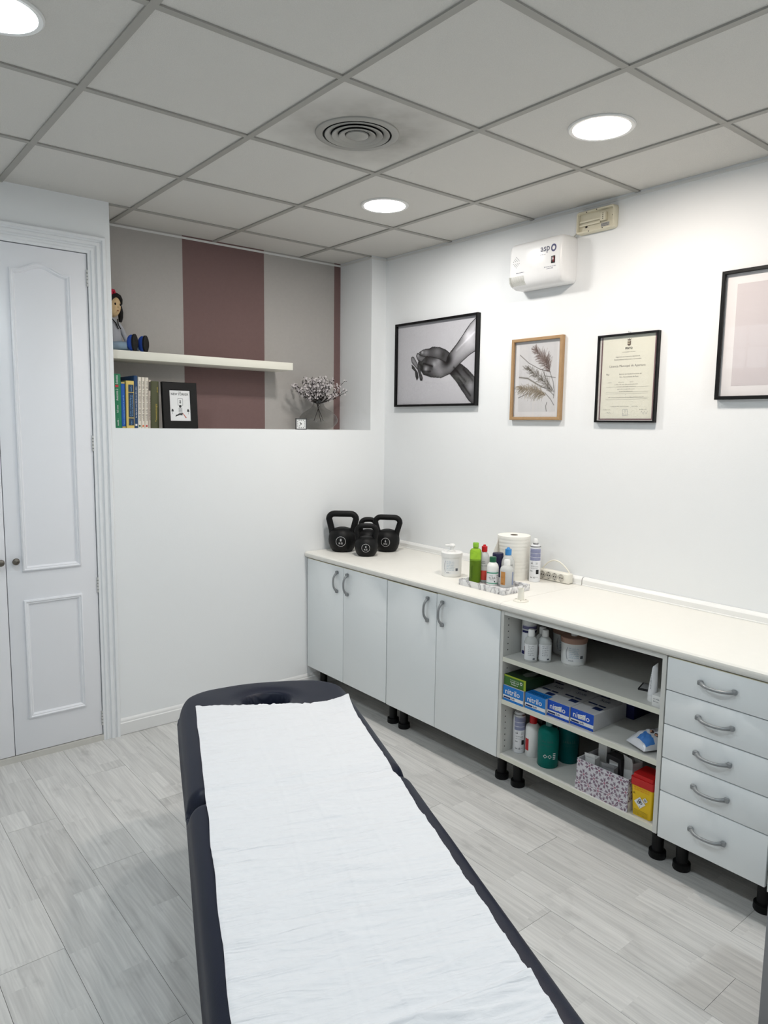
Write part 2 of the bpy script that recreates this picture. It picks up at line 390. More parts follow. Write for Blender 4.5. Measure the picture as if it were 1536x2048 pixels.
# ================================================================== ROOM
H = 2.697; XL = -4.0; YF = -4.9; XN0, XN1, YN, ZS = -1.748, -0.118, 0.342, 1.612
WHITE = mat('white_wall_paint', (238, 240, 241), 0.75, spec=0.25, bump=(160, 0.06))
WOODW = mat('white_lacquer', (236, 238, 240), 0.35, spec=0.4)
struct(B().box(0, 0.12, YF, 0.5, -.03, 2.80).obj('wall_right', WHITE, smooth=False))
wl = B()
WY0, WY1, WZ0, WZ1 = -1.08, -0.28, 2.22, 2.62
wl.box(XL-.12, XL, YF, WY0, -.03, 2.8).box(XL-.12, XL, WY1, 0.0, -.03, 2.8).box(XL-.12, XL, WY0, WY1, -.03, WZ0).box(XL-.12, XL, WY0, WY1, WZ1, 2.8)
struct(wl.obj('wall_left', WHITE, smooth=False))
struct(B().box(XL, 0, YF-.12, YF, -.03, 2.8).obj('wall_front', WHITE, smooth=False))
DX0, DXM, DX1, DZ1 = -2.694, -2.277, -1.860, 2.445
wb = B()
wb.box(XL, DX0, 0, .12, -.03, 2.8).box(DX0, DX1, 0, .12, DZ1, 2.8).box(DX1, XN0, 0, YN, -.03, 2.8)
wb.box(XN0, XN1, 0, YN, -.03, ZS).box(XN1, 0, 0, YN, -.03, 2.8).box(XN0-.3, 0.0, YN, YN+.12, -.03, 2.8)
WB = struct(wb.obj('wall_back', WHITE, smooth=False))
GREYP = mat('greige_wallpaper', (178, 174, 170), 0.8, spec=.2, noise_=(60, .04), bump=(220, .15))
MAUVE = mat('mauve_wallpaper', (122, 99, 97), 0.8, spec=.2, noise_=(60, .05), bump=(220, .15))
for a, b, m in ((XN0, -1.226, GREYP), (-1.226, -.697, MAUVE), (-.697, -.169, GREYP), (-.169, XN1, MAUVE)):
    B().box(a, b, YN-.0015, YN, ZS, 2.72).obj('wallpaper_strip', m, WB, smooth=False)
struct(B().box(DX0-.1, DX1+.1, .25, .3, -.03, 2.6).obj('wall_closet', mat('closet_inside', (90, 90, 90), .9), smooth=False))

# glass block window high on the left wall (seen mirrored in the large picture)
win = structure('window_1', (XL, 0, 0), 'small window of clear glass blocks high on the left wall')
for j in range(2):
    for i in range(4):
        y0 = WY0+.2*i+.006; z0 = WZ0+.2*j+.006
        B().rbox(-.09, -.012, y0, y0+.188, z0, z0+.188, .012).obj('glass_block', mat('daylit_glass_block', (220, 235, 235), .15, emis=((.85, .95, 1.0), .32), bump=(30, .9)), win)
g = B()
for i in range(5): g.box(-.1, -.004, WY0+.2*i-.006, WY0+.2*i+.006, WZ0, WZ1)
for j in range(3): g.box(-.1, -.004, WY0, WY1, WZ0+.2*j-.006, WZ0+.2*j+.006)
g.obj('mortar', WHITE, win, smooth=False)

# ---- floor: laminate planks
FL = struct(B().box(XL, 0, YF, .0, -.03, -.0085).obj('floor', mat('plank_joint', (96, 95, 93), .9), smooth=False))
WOODF = wood_floor()
rng = random.Random(4)
PW, PL = .193, 1.285
plank_cache = {}
def plank(x0, x1, y0, y1):
    k = (round(x1-x0, 4), round(y1-y0, 4))
    if k not in plank_cache:
        me = B().box(.0006, k[0]-.0006, .0006, k[1]-.0006, -.0085, 0).mesh('plank', smooth=False); me.materials.append(WOODF); plank_cache[k] = me
    o = bpy.data.objects.new('plank', plank_cache[k]); COL.objects.link(o); o.parent = FL; o.location = (x0, y0, 0)
row = 0
x = -.714+.193*4
while x > XL:
    xa, xb = max(x-PW, XL), min(x, 0.0)
    if xb > xa+.002:
        ph = -2.725 if abs(x-PW+.714) < 1e-3 else -2.725+PL*((row*.382+.11*rng.random()) % 1)
        y = ph-PL*3
        while y < 0:
            ya, yb = max(y, YF), min(y+PL, 0.0)
            if yb > ya+.01: plank(xa, xb, ya, yb)
            y += PL
    x -= PW; row += 1

# ---- suspended ceiling
CE = struct(B().box(XL, 0.0, YF, YN, 2.735, 2.78).obj('ceiling', mat('ceiling_void', (60, 60, 58), .9), smooth=False))
TM = mat('mineral_tile', TILE, .92, spec=.1, noise_=(260, .07), bump=(330, .35))
RAILM = mat('ceiling_rail_paint', (168, 166, 160), .5, spec=.3)
GX = [-2.227+.6*i for i in range(-3, 4)]; GY = [-2.38+.6*j for j in range(-4, 5)]
VENT = (-1.334, -1.460)
xs = [XL]+[g_ for g_ in GX if XL+.02 < g_ < -.01]+[0.0]; ys = [YF]+[g_ for g_ in GY if YF+.02 < g_]+[YN]
TZ = H+.006
for i in range(len(xs)-1):
    for j in range(len(ys)-1):
        a, b, c_, d = xs[i]+.001, xs[i+1]-.001, ys[j]+.001, ys[j+1]-.001
        if ys[j] > -.01:                       # the strip inside the niche only
            a, b = max(a, XN0), min(b, XN1)
            if b-a < .01: continue
        cx, cy = (a+b)/2, (c_+d)/2
        isv = abs(cx-VENT[0]) < .05 and abs(cy-VENT[1]) < .05
        o = B().box(a-cx, b-cx, c_-cy, d-cy, 0, .014).obj('ceiling_tile', stained_tile(0, 0) if isv else TM, CE, smooth=False)
        o.location = (cx, cy, TZ)
for gx in xs[1:-1]: B().box(gx-.012, gx+.012, YF, YN, H, H+.0058).obj('ceiling_rail', RAILM, CE, smooth=False)
for gy in ys[1:-1]: B().box(XL if gy < 0 else XN0, 0 if gy < 0 else XN1, gy-.012, gy+.012, H+.0004, H+.0055).obj('ceiling_rail', RAILM, CE, smooth=False)
ANG = mat('wall_angle_paint', (226, 226, 224), .5)
t1 = B().box(-.003, 0, YF, 0, H-.014, H-.003)
t1.box(XN1, 0, -.003, 0, H-.014, H-.003).box(XN1-.003, XN1, 0, YN, H-.014, H-.003).box(XN0, XN1, YN-.004, YN-.001, H-.014, H-.003)
struct(t1.obj('trim_1', ANG, smooth=False), 'narrow white metal angle along the top of the walls')

# ---- closet doors, casing, skirting
cas = B(); cas.M = Matrix(((1, 0, 0, 0), (0, 0, -1, 0), (0, 1, 0, 0), (0, 0, 0, 1)))
prof = [(0, 0), (0, .010), (.012, .010), (.016, .016), (.026, .016), (.030, .011), (.036, .011), (.041, .020), (.054, .020), (.058, .015), (.064, .015), (.068, .024), (.079, .024), (.085, .018), (.085, 0)]
cas.sweep([(DX0, 0.0), (DX0, DZ1), (DX1, DZ1), (DX1, 0.0)], prof)
struct(cas.obj('trim_2', WOODW, ang=25), 'fluted white casing round the closet doors')
struct(B().box(DX0, DX1, -.012, .1, 0, .028).obj('trim_3', mat('worn_threshold', (206, 204, 198), .5, noise_=(14, .1)), smooth=False), 'low white threshold under the closet doors')
DOORM = mat('door_lacquer', (238, 239, 243), 0.32, spec=.45)
KNOB = mat('pewter', (120, 114, 106), .3, 1.0)
HING = mat('painted_hinge', (200, 200, 198), .4)
def closet_door(name, x0, x1, knob_x, hinge_x, lab):
    d = structure(name, (x0, -.002, .031), lab); d.rotation_euler = BWALL
    w = x1-x0; h = DZ1-.003-.031
    B().rbox(0, w, 0, h, -.03, 0, .002).obj('leaf', DOORM, d)
    s0 = w*.16; s1 = w*.815 if hinge_x > knob_x else w*.84
    if hinge_x < knob_x: s0, s1 = w-s1, w-s0
    mp = [(0, -.001), (.002, .010), (.008, .013), (.013, .008), (.017, .009), (.022, .004), (.025, -.001)]
    zb, zt = .93-.031, 2.333-.031
    top = []
    for i in range(21):
        t = i/20.0; top.append((s1+(s0-s1)*t, zt+.036*max(0.0, math.sin(PI*min(1, max(0, (t-.1)/.8))))**1.6))
    pathu = [(s0, zb), (s1, zb)]+top
    B().sweep(pathu, mp, closed=True).obj('upper_moulding', DOORM, d, ang=50)
    B().sweep([(s0, .202-.031), (s1, .202-.031), (s1, .79-.031), (s0, .79-.031)], mp, closed=True).obj('lower_moulding', DOORM, d, ang=50)
    k = B(); k.lathe([(0, 0), (.008, 0), (.008, .012), (.014, .016), (.0165, .022), (.014, .028), (.006, .031), (0, .0315)], 20)
    o = k.obj('knob', KNOB, d); o.location = (knob_x-x0, .984-.031, 0)
    for z in (2.33, 1.537, .823, .12):
        hb = B()
        for q in range(5): hb.tube([(hinge_x-x0, z-.031-.04+.016*q, .002), (hinge_x-x0, z-.031-.04+.016*q+.0135, .002)], .006, 8)
        hb.obj('hinge', HING, d)
    return d
closet_door('door_1', DXM+.0015, DX1-.003, -2.238, DX1-.002, 'right leaf of the white panelled closet, with a pewter knob on its left edge')
closet_door('door_2', DX0+.003, DXM-.0015, -2.302, DX0+.002, 'left leaf of the white panelled closet, cut by the picture edge')
bb = B(); bb.M = Matrix(((1, 0, 0, 0), (0, 0, -1, 0), (0, 1, 0, 0), (0, 0, 0, 1)))
bb.add(*(lambda P, xa, xb: ([(xa, v, w) for v, w in P]+[(xb, v, w) for v, w in P], [tuple(range(len(P))), tuple(range(len(P), 2*len(P)))[::-1]]+[(i, i+1, len(P)+i+1, len(P)+i) for i in range(len(P)-1)]))([(0.002, 0), (.002, .013), (.064, .013), (.068, .009), (.074, .009), (.082, .006), (.088, 0)], DX1+.085, -.003))
struct(bb.obj('baseboard_back', mat('skirting', (232, 232, 231), .4), ang=25))

# ---- ceiling downlights
RINGM = mat('lamp_ring', (226, 226, 224), .4)
def downlight(x, y, lab, tint, k=1.0):
    t = thing('ceiling_downlight', lab, 'ceiling light', (x, y, TZ), 0, 'round downlights in the tiles')
    B().lathe([(.098, -.002), (.100, -.006), (.112, -.007), (.117, -.003), (.117, 0)], 48).obj('ring', RINGM, t)
    d = B().lathe([(.099, -.0035), (.06, -.0042), (0, -.0045)], 48)
    d.obj('diffuser', mat('lit_diffuser_%s' % lab[:12], (250, 250, 250), .5, emis=(tint, LAMP*k)), t, recalc=False)
    return t
downlight(-.716, -.860, 'lit round downlight nearest the niche, above the kettlebells', NEUT)
downlight(-.716, -2.078, 'warm lit round downlight in the ceiling in front of the framed certificate', WARM, 1.15)
downlight(-2.527, -1.48, 'cool lit round downlight cut by the upper left corner of the picture', COOL)
downlight(-2.527, -3.28, 'round downlight behind the photographer on the closet side', COOL, 1.0)
downlight(-.727, -3.88, 'round downlight behind the photographer on the counter side', WARM, .6)

# ---- round air vent
v = thing('air_vent', 'round grey metal air vent with concentric rings in a sooty ceiling tile', 'vent', (VENT[0], VENT[1], TZ))
VM = mat('vent_aluminium', (164, 163, 158), .42, .25)
B().lathe([(.128, .004), (.127, -.006), (.148, -.007), (.153, -.004), (.154, 0)], 56).obj('flange', VM, v)
B().lathe([(.128, -.0005), (0, -.0005)], 40).obj('throat', mat('vent_dark', (14, 14, 13), .9), v)
for r0, r1, za, zb in ((.120, .098, -.009, -.001), (.094, .072, -.010, -.002), (.068, .046, -.011, -.003)):
    B().lathe([(r0, za+.003), (r0-.002, za), (r1, zb-.002), (r1-.0015, zb), (r0-.004, za+.004)], 48).obj('louvre_ring', VM, v)
B().lathe([(.042, -.005), (.041, -.009), (.03, -.013), (.014, -.020), (0, -.022)], 40).obj('centre_cone', VM, v)

# ================================================================== COUNTER RUN
CW, CT = .868, .038
MEL = mat('white_melamine', (241, 245, 246), .42, spec=.4)
MELI = mat('shaded_melamine_inside', (218, 218, 213), .5)  # inside white set darker, shade of the interior put into the colour
EDGE = mat('lit_edge_band', (236, 230, 200), .45)  # edge band; cream cast of the lamplight put into its colour
TOPM = mat('worktop_laminate', (238, 236, 229), .38, spec=.45, noise_=(30, .015))
HAND = mat('grey_handle', (146, 149, 151), .28, .35)
BLACKP = mat('black_plastic', (8, 8, 9), .45, spec=.3)
def handle(parent, L=.12, horiz=False):
    """bow handle; local plane = front, z out"""
    pts, rad = [], []
    for i in range(17):
        t = -1+2*i/16.0; d = .004+.026*(1-abs(t)**3.2); a = t*L/2*.93
        pts.append((a, -.004*(1-t*t) if horiz else 0, d) if horiz else (-.004*(1-t*t), a, d)); rad.append(.0058+.0032*abs(t)**4)
    b = B().tube(pts, rad, 10)
    for s_ in (-1, 1):
        c = s_*L/2*.95
        if horiz: b.rbox(c-.009, c+.009, -.008, .010, 0, .016, .005)
        else: b.rbox(-.009, .009, c-.009, c+.009, 0, .016, .005)
    return b.obj('handle', HAND, parent, label='grey bow handle')
def leg(parent, x, y):
    b = B().lathe([(0, .142), (.022, .142), (.022, .030), (.032, .026), (.033, .004), (.031, 0), (0, 0)], 20, x, y); return b.obj('leg', BLACKP, parent)
def cabinet(lab, y0, y1, legs, name='base_cabinet'):
    """local frame = right-wall frame moved to the front plane: x right (-y world), y up, z out"""
    t = thing(name, lab, 'cabinet', (0, y0, 0), 0, 'base cabinets under the counter'); w = y0-y1
    c = B(); th = .016
    c.box(-.584, -.03, -th, 0, .142, .829).box(-.584, -.03, -w, -w+th, .142, .829).box(-.584, -.03, -w+th, -th, .142, .158).box(-.584, -.5, -w+th, -th, .813, .829).box(-.1, -.03, -w+th, -th, .813, .829).box(-.035, -.03, -w+th, -th, .158, .813)
    c.obj('carcass', MELI, t, smooth=False)
    for lx, ly in legs: leg(t, lx, ly-y0)
    return t
def door(parent, y0, ya, yb, z0, z1, hy):
    w = ya-yb
    d = B(); d.rbox(.0015, w-.0015, z0, z1, 0, .018, .0025)
    o = d.obj('door', MEL, parent); o.rotation_euler = RWALL; o.location = (-.586, ya-y0, 0)
    e = B().rbox(.003, w-.003, z1-.003, z1+.0012, .001, .0172, .001).obj('edge_strip', EDGE, o, label='edge strip along the top of the door, toned cream for the light on it')
    h = handle(o); h.location = (ya-hy, .735, .018)
    return o
cA = cabinet('white two-door base cabinet under the kettlebells, against the niche wall', -.006, -.783, [(-.515, -.06), (-.515, -.745), (-.1, -.06), (-.1, -.745)])
door(cA, -.006, -.006, -.386, .141, .826, -.330); door(cA, -.006, -.386, -.783, .141, .826, -.430)
cB = cabinet('white two-door base cabinet under the bottles, left of the open shelves', -.786, -1.586, [(-.515, -.838), (-.515, -1.548), (-.1, -.838), (-.1, -1.548)])
door(cB, -.786, -.786, -1.170, .139, .824, -1.110); door(cB, -.786, -1.170, -1.586, .139, .8275, -1.216)
# open shelf unit
oy0, oy1 = -1.588, -2.383
su = thing('shelf_unit', 'white open shelf unit with three levels of supplies under the counter', 'shelf unit', (0, oy0, 0)); w = oy0-oy1
def sp(n, *a, m=MELI): return B().rbox(*a, .001, 1).obj(n, m, su)
B().box(-.602, -.03, -.0165, 0, .141, .829).obj('side_panel', MELI, su, smooth=False); B().box(-.602, -.03, -w, -w+.0165, .141, .829).obj('side_panel', MELI, su, smooth=False)
EDG2 = mat('shelf_edge_band', (226, 226, 212), .45)
for nm, z0, z1 in (('bottom_panel', .142, .163), ('shelf', .401, .422), ('shelf', .599, .620)):
    o = B().box(-.600, -.04, -w+.0168, -.0168, z0, z1).obj(nm, MELI, su, smooth=False)
    B().box(-.6012, -.5998, -w+.0168, -.0168, z0, z1).obj('edge_strip', EDG2, o, smooth=False)
B().box(-.600, -.50, -w+.0168, -.0168, .812, .829).obj('top_rail', MELI, su, smooth=False)
B().box(-.040, -.034, -w+.0168, -.0168, .145, .829).obj('back_panel', mat('shaded_brown_hardboard', (54, 36, 26), .8), su, smooth=False)  # hardboard brown deepened, the unit's inner shade is put into the colour
hl = B()
for k in range(22):
    z = .19+.0285*k
    if abs(z-.41) < .02 or abs(z-.61) < .02: continue
    hl.tube([(-.57, -.0162, z), (-.57, -.0173, z)], .0028, 8); hl.tube([(-.57, -w+.0162, z), (-.57, -w+.0173, z)], .0028, 8)
hl.obj('shelf_pin_holes', mat('hole_dark', (35, 33, 30), .9), su)['kind'] = 'stuff'
for lx, ly in ((-.515, -1.645), (-.515, -2.345), (-.1, -1.645), (-.1, -2.345)): leg(su, lx, ly-oy0)
# drawers
dy0, dy1 = -2.386, -2.777
du = cabinet('white five-drawer unit at the right end of the counter', dy0, dy1, [(-.515, -2.444), (-.515, -2.742), (-.1, -2.444), (-.1, -2.742)], 'drawer_unit')
zz = [.828, .7035, .5745, .4455, .3175, .134]
for k in range(5):
    d = B().rbox(.002, dy0-dy1-.002, zz[k+1]+.0015, zz[k]-.0015, 0, .018, .0028)
    o = d.obj('drawer_front', MEL, du); o.rotation_euler = RWALL; o.location = (-.586, 0, 0)
    if k == 0: B().rbox(.004, dy0-dy1-.004, zz[0]-.004, zz[0]-.0002, .001, .0172, .001).obj('edge_strip', EDGE, o, label='edge strip along the top drawer, toned cream for the light on it')
    h = handle(o, .125, True); h.location = (.189, (.767, .640, .510, .384, .225)[k], .018)
cN = cabinet('white base cabinet beyond the drawers, almost all outside the picture', -2.781, -3.38, [(-.515, -3.32), (-.1, -3.32)])
door(cN, -2.781, -2.781, -3.08, .126, .822, -3.03); door(cN, -2.781, -3.08, -3.38, .126, .822, -3.13)
# worktops with upstand
def worktop(lab, ya, yb):
    t = thing('worktop', lab, 'worktop', (0, ya, CW), 0, 'white laminate worktops')
    P = [(-.001, -CT), (-.600, -CT), (-.612, -CT+.004), (-.620, -CT+.012), (-.622, -.018), (-.620, -.008), (-.614, -.002), (-.604, 0), (-.001, 0)]
    n = len(P); b = B(); L = ya-yb
    b.add([(x, 0, z) for x, z in P]+[(x, -L, z) for x, z in P], [tuple(range(n)), tuple(range(n, 2*n))[::-1]]+[(i, (i+1) % n, n+(i+1) % n, n+i) for i in range(n)])
    b.obj('top', TOPM, t, ang=30)
    Q = [(-.001, .0003), (-.024, .0003), (-.024, .004), (-.0215, .006), (-.0215, .027), (-.017, .034), (-.010, .040), (-.001, .041)]
    m_ = len(Q); u = B(); u.add([(x, -.002, z) for x, z in Q]+[(x, -L+.002, z) for x, z in Q], [tuple(range(m_)), tuple(range(m_, 2*m_))[::-1]]+[(i, (i+1) % m_, m_+(i+1) % m_, m_+i) for i in range(m_)])
    u.obj('upstand', mat('upstand_plastic', (240, 240, 238), .35), t, ang=25)
worktop('white worktop holding the kettlebells and bottles', -.003, -1.594)
worktop('empty stretch of white worktop above the open shelves and drawers', -1.5955, -3.4)

# ================================================================== TREATMENT TABLE
AX = Vector((-.363, -.932)).normalized(); NX = Vector((-AX.y, AX.x))     # along to the foot, to the right
NX = Vector((.932, -.363)).normalized()
N0 = -1.0585; BZ = .60; HW = .3295
def bedp(s, n): p = AX*s+NX*(N0+n); return p.x, p.y
NAVY = mat('navy_leatherette', (17, 23, 42), .42, spec=.32, bump=(420, .08))
bo = AX*2.7+NX*N0
bed = thing('treatment_table', 'navy blue padded treatment table with a face hole, covered with paper', 'treatment table', (bo.x, bo.y, 0))
def loc(s, n, z): p = AX*s+NX*(N0+n); return (p.x-bo.x, p.y-bo.y, z)
def head_s(n): t_ = max(0, (abs(n)-.19)/(HW-.19)); return 1.655+.65*n*n+.15*(1-math.sqrt(max(0, 1-t_*t_)))
def edge_drop(d, r=.05): 
    if d >= r: return 0.0
    q = 1-max(d, 0)/r; return (.058*(1-math.sqrt(max(0, 1-q*q))))
def cushion(name, s0f, s1f, hole=None, ns=110, nn=74):
    def grid(n, e): # denser near the borders
        return [(-math.cos(PI*i/n)*(1-e)+(2*i/n-1)*e) for i in range(n+1)]
    us, vs_ = grid(ns, .45), grid(nn, .4)
    T = []; Bt = []
    for u in us:
        for v_ in vs_:
            n = HW*v_; a, b = s0f(n), s1f(n); s = a+(b-a)*(u+1)/2
            d = min(HW-abs(n), s-a, b-s)
            # corner-aware distance
            if s-a < .05 and HW-abs(n) < .05: d = min(d, .05-math.hypot(.05-(s-a), .05-(HW-abs(n))))
            if b-s < .05 and HW-abs(n) < .05: d = min(d, .05-math.hypot(.05-(b-s), .05-(HW-abs(n))))
            d = max(d, 0)
            z = BZ-edge_drop(d)
            if d > .01: z += .0022*noise.noise(Vector((s*6, n*6, .3)))
            pk = 1.0
            if hole:
                q = math.hypot((n-hole[1])/hole[3], (s-hole[0])/hole[2]); dep = 1/(1+math.exp((q-1)*26)); z -= .082*dep+.008*math.exp(-((q-1.25)/.35)**2)
            T.append(loc(s, n, z)); Bt.append(loc(s, n, BZ-.095+.6*edge_drop(d)*.6))
    W_ = nn+1; b = B(); fs = []
    for i in range(ns):
        for j in range(nn): fs.append((i*W_+j, i*W_+j+1, (i+1)*W_+j+1, (i+1)*W_+j))
    k = len(T); fb = [tuple(x+k for x in f[::-1]) for f in fs]
    rim = [j for j in range(W_)]+[i*W_+nn for i in range(1, ns+1)]+[ns*W_+j for j in range(nn-1, -1, -1)]+[i*W_ for i in range(ns-1, 0, -1)]
    # bulging side between top and bottom rim
    mid = len(T)*2; extra = []
    cx = sum(T[r][0] for r in rim)/len(rim); cy = sum(T[r][1] for r in rim)/len(rim)
    for r in rim:
        x, y, z = T[r]; dx, dy = x-cx, y-cy; l = math.hypot(dx, dy); extra.append((x+dx/l*.006, y+dy/l*.006, (z+Bt[r][2])/2))
    for i in range(len(rim)):
        j = (i+1) % len(rim); fs.append((rim[j], rim[i], mid+i, mid+j)); fs.append((mid+j, mid+i, rim[i]+k, rim[j]+k))
    b.add(T+Bt+extra, fs+fb); return b.obj(name, NAVY, bed, ang=80)
HOLE = (1.872, -.003, .072, .082)
cushion('head_cushion', head_s, lambda n: 2.553, HOLE)
cushion('body_cushion', lambda n: 2.561, lambda n: 3.66-.03*abs(n/HW)**4)
pl = B(); pl.lathe([(0, -.02), (.062, -.02), (.066, .0), (.058, .016), (.03, .023), (0, .025)], 28)
o = pl.obj('face_hole_plug', NAVY, bed); o.location = loc(HOLE[0]+.024, HOLE[1], BZ-.070)
fr = B()
for n_ in (-.24, .24): fr.add([loc(s_, n_+d_, z_) for s_ in (1.95, 3.5) for d_ in (-.02, .02) for z_ in (.44, .506)], [(0, 1, 3, 2), (4, 6, 7, 5), (0, 4, 5, 1), (2, 3, 7, 6), (0, 2, 6, 4), (1, 5, 7, 3)])
for s_ in (1.97, 2.72, 3.48): fr.add([loc(s_+e, n_, z_) for n_ in (-.24, .24) for e in (-.02, .02) for z_ in (.45, .5)], [(0, 1, 3, 2), (4, 6, 7, 5), (0, 4, 5, 1), (2, 3, 7, 6), (0, 2, 6, 4), (1, 5, 7, 3)])
fr.obj('frame', mat('table_frame', (70, 72, 76), .4, .6), bed, smooth=False)
for s_ in (2.05, 3.4):
    for n_ in (-.235, .235): B().tube([loc(s_, n_, 0), loc(s_, n_, .02), loc(s_, n_, .46)], [.019, .019, .017], 14).obj('leg', mat('table_frame', (70, 72, 76)), bed)

# paper sheet
rp = random.Random(11)
NSP, NNP = 430, 110; PA = []
def paper_n(s): k = (s-1.9)/1.65; return -.268-.026*k, .287-.020*k
for i in range(NSP+1):
    for j in range(NNP+1):
        v_ = j/NNP; sa = 1.893+.112*v_+.010*noise.noise(Vector((v_*9, 3.1, 0)))+.009*noise.noise(Vector((v_*37, 9.1, 0)))+.005*noise.noise(Vector((v_*95, 2.1, 0))); sb = 3.585-.01*v_
        s = sa+(sb-sa)*i/NSP; a, b = paper_n(s); a += .003*noise.noise(Vector((s*8, 1, 7))); b += .004*noise.noise(Vector((s*7, 5, 2))); n = a+(b-a)*v_
        d = HW-abs(n); z = BZ-edge_drop(d)*.8
        if abs(s-2.557) < .035: z -= .006*(1-((s-2.557)/.035)**2)
        q = math.hypot((n-HOLE[1])/HOLE[3], (s-HOLE[0])/HOLE[2])
        # cross wrinkles, growing towards the foot, plus two pressed lengthwise folds
        g = .35+.65*max(0, min(1, (s-2.0)/1.4))
        sk = s+.05*n+.012*math.sin(n*9+s*3)
        wv = noise.noise(Vector((sk*30, n*4, 1.7)))
        rid = max(0, 1-2.2*abs(noise.noise(Vector((sk*13, n*2.4+4, 6.2)))))**3
        rid2 = max(0, 1-2.6*abs(noise.noise(Vector((sk*24+3, n*4.2, 2.2)))))**3
        z += .004+g*(.0028*wv+.0058*rid+.0040*rid2*(.4+abs(noise.noise(Vector((s*3, n*4, 9)))))+.0011*noise.noise(Vector((s*75, n*55, .4))))
        for nf in (-.075, .015, .13): z += .0011*math.exp(-((n-nf-.008*math.sin(s*9+nf*40))/.0045)**2)
        fold = 3.475-.055*((v_-.35)/.65) if v_ > .25 else 3.49
        z += (.011 if v_ > .25 else .004)*math.exp(-((s-fold)/(.006 if s < fold else .028))**2)*min(1, v_*2)
        # lifted torn corner on the right
        c_ = max(0, 1-math.hypot((1-v_)/.28, (s-sa)/.16)); z += .035*c_*c_
        z += .003*max(0, 1-(s-sa)/.03)*abs(noise.noise(Vector((v_*14, .5, 3))))*2
        if j == NNP or j == 0: z -= .001
        PA.append(loc(s, n, z))
fs = [(i*(NNP+1)+j, i*(NNP+1)+j+1, (i+1)*(NNP+1)+j+1, (i+1)*(NNP+1)+j) for i in range(NSP) for j in range(NNP)]
pb = B(); pb.add([(x+bo.x, y+bo.y, z) for x, y, z in PA], fs)
tag(pb.obj('paper_sheet', couch_paper(), ang=180), 'wrinkled white couch paper with a torn edge spread over the treatment table', 'paper sheet')

# low block standing in for an unidentified grey edge at the lower right
gc = thing('grey_edge_panel', 'plain grey panel edge of an unidentified piece, cut by the lower right edge of the picture', 'cabinet', (-.90, -3.125, 0))
GR = mat('grey_laminate', (138, 139, 142), .5)
B().rbox(-.13, .13, -.175, .175, .0, .50, .003).obj('body', GR, gc); B().rbox(-.133, .13, -.178, .175, .5005, .52, .003).obj('top', GR, gc)

# ================================================================== ON THE COUNTER
WP = mat('white_plastic', (240, 240, 238), .3); INK = mat('grey_ink', (96, 100, 108), .6); BLK = mat('black_ink', (22, 22, 24), .6)
WINK = mat('white_ink', (235, 235, 235), .6); LABW = mat('white_label', (236, 237, 238), .45); BLUEINK = mat('pale_blue_ink', (150, 178, 196), .6)
REDP = mat('red_plastic', (196, 22, 30), .3); NAVYP = mat('navy_plastic', (28, 26, 62), .35)

# ---- kettlebells
KB = mat('black_vinyl', (8, 8, 9), .5, spec=.3)
def kettlebell(lab, x, y, R, hb, ht, hw, num, turn=0, body=1.0):
    t = thing('kettlebell', lab, 'kettlebell', (x, y, CW), facing(x, y, turn), 'black kettlebells on the counter')
    prof = [(0, 0), (R*.66, 0), (R*.72, .003), (R*.88, hb*.16), (R*.985, hb*.36), (R, hb*.5), (R*.97, hb*.66), (R*.84, hb*.82), (R*.6, hb*.94), (R*.3, hb*.99), (0, hb)]
    B().lathe(prof, 36).obj('body', KB, t, ang=60)
    r = R*.225; zt = ht-r; wt = hw/2-r; z0 = hb*.72; pts = [(-R*.55, 0, z0*.85), (-R*.70, 0, z0)]
    zc = zt-.032
    for k in range(4): f = (k+1)/4; pts.append((-R*.70-(wt-R*.70)*f, 0, z0+(zc-z0)*f))
    for k in range(1, 6): a = PI/2*k/5; pts.append((-wt+.034*(1-math.cos(a)), 0, zc+.032*math.sin(a)))
    L_ = pts[:]; pts = L_+[(-p[0], 0, p[2]) for p in reversed(L_)]
    rad = [r*1.55 if i in (0, len(pts)-1) else (r*1.25 if i in (1, len(pts)-2) else r) for i in range(len(pts))]
    B().tube(pts, rad, 14).obj('handle', KB, t, ang=60)
    if num:
        wr = cyl_wrap(prof_r(prof), .0007); zc = hb*.47; k = R/.085
        d = B(); vs = []; fs = []
        n = 40
        for i in range(n):
            a = 2*PI*i/n
            for rr in (.0285*k, .0300*k): vs.append(wr(rr*math.cos(a), zc+rr*math.sin(a)))
        for i in range(n): j = (i+1) % n; fs.append((2*i, 2*i+1, 2*j+1, 2*j))
        d.add(vs, fs); d.text(num, 0, zc+.009*k, 0, h=.016*k, bold=.0, wrap=wr); d.text('KG', 0, zc-.010*k, 0, h=.0115*k, bold=.0, wrap=wr, space=1.2)
        d.obj('weight_mark', WINK, t, smooth=False, recalc=False, label='white ring with the weight in kilograms')
    return t
kettlebell('largest black kettlebell, marked 8 KG', -.415, -.112, .086, .15, .251, .206, '8', -7)
kettlebell('smallest black kettlebell in front, marked 4 KG', -.392, -.325, .070, .118, .195, .148, '4', -3)
kettlebell('black kettlebell marked 6 KG beside the wall', -.186, -.272, .076, .138, .228, .188, '6', -9)
kettlebell('unmarked black kettlebell half hidden behind the other three', -.205, -.1, .070, .118, .195, .125, None, 4)

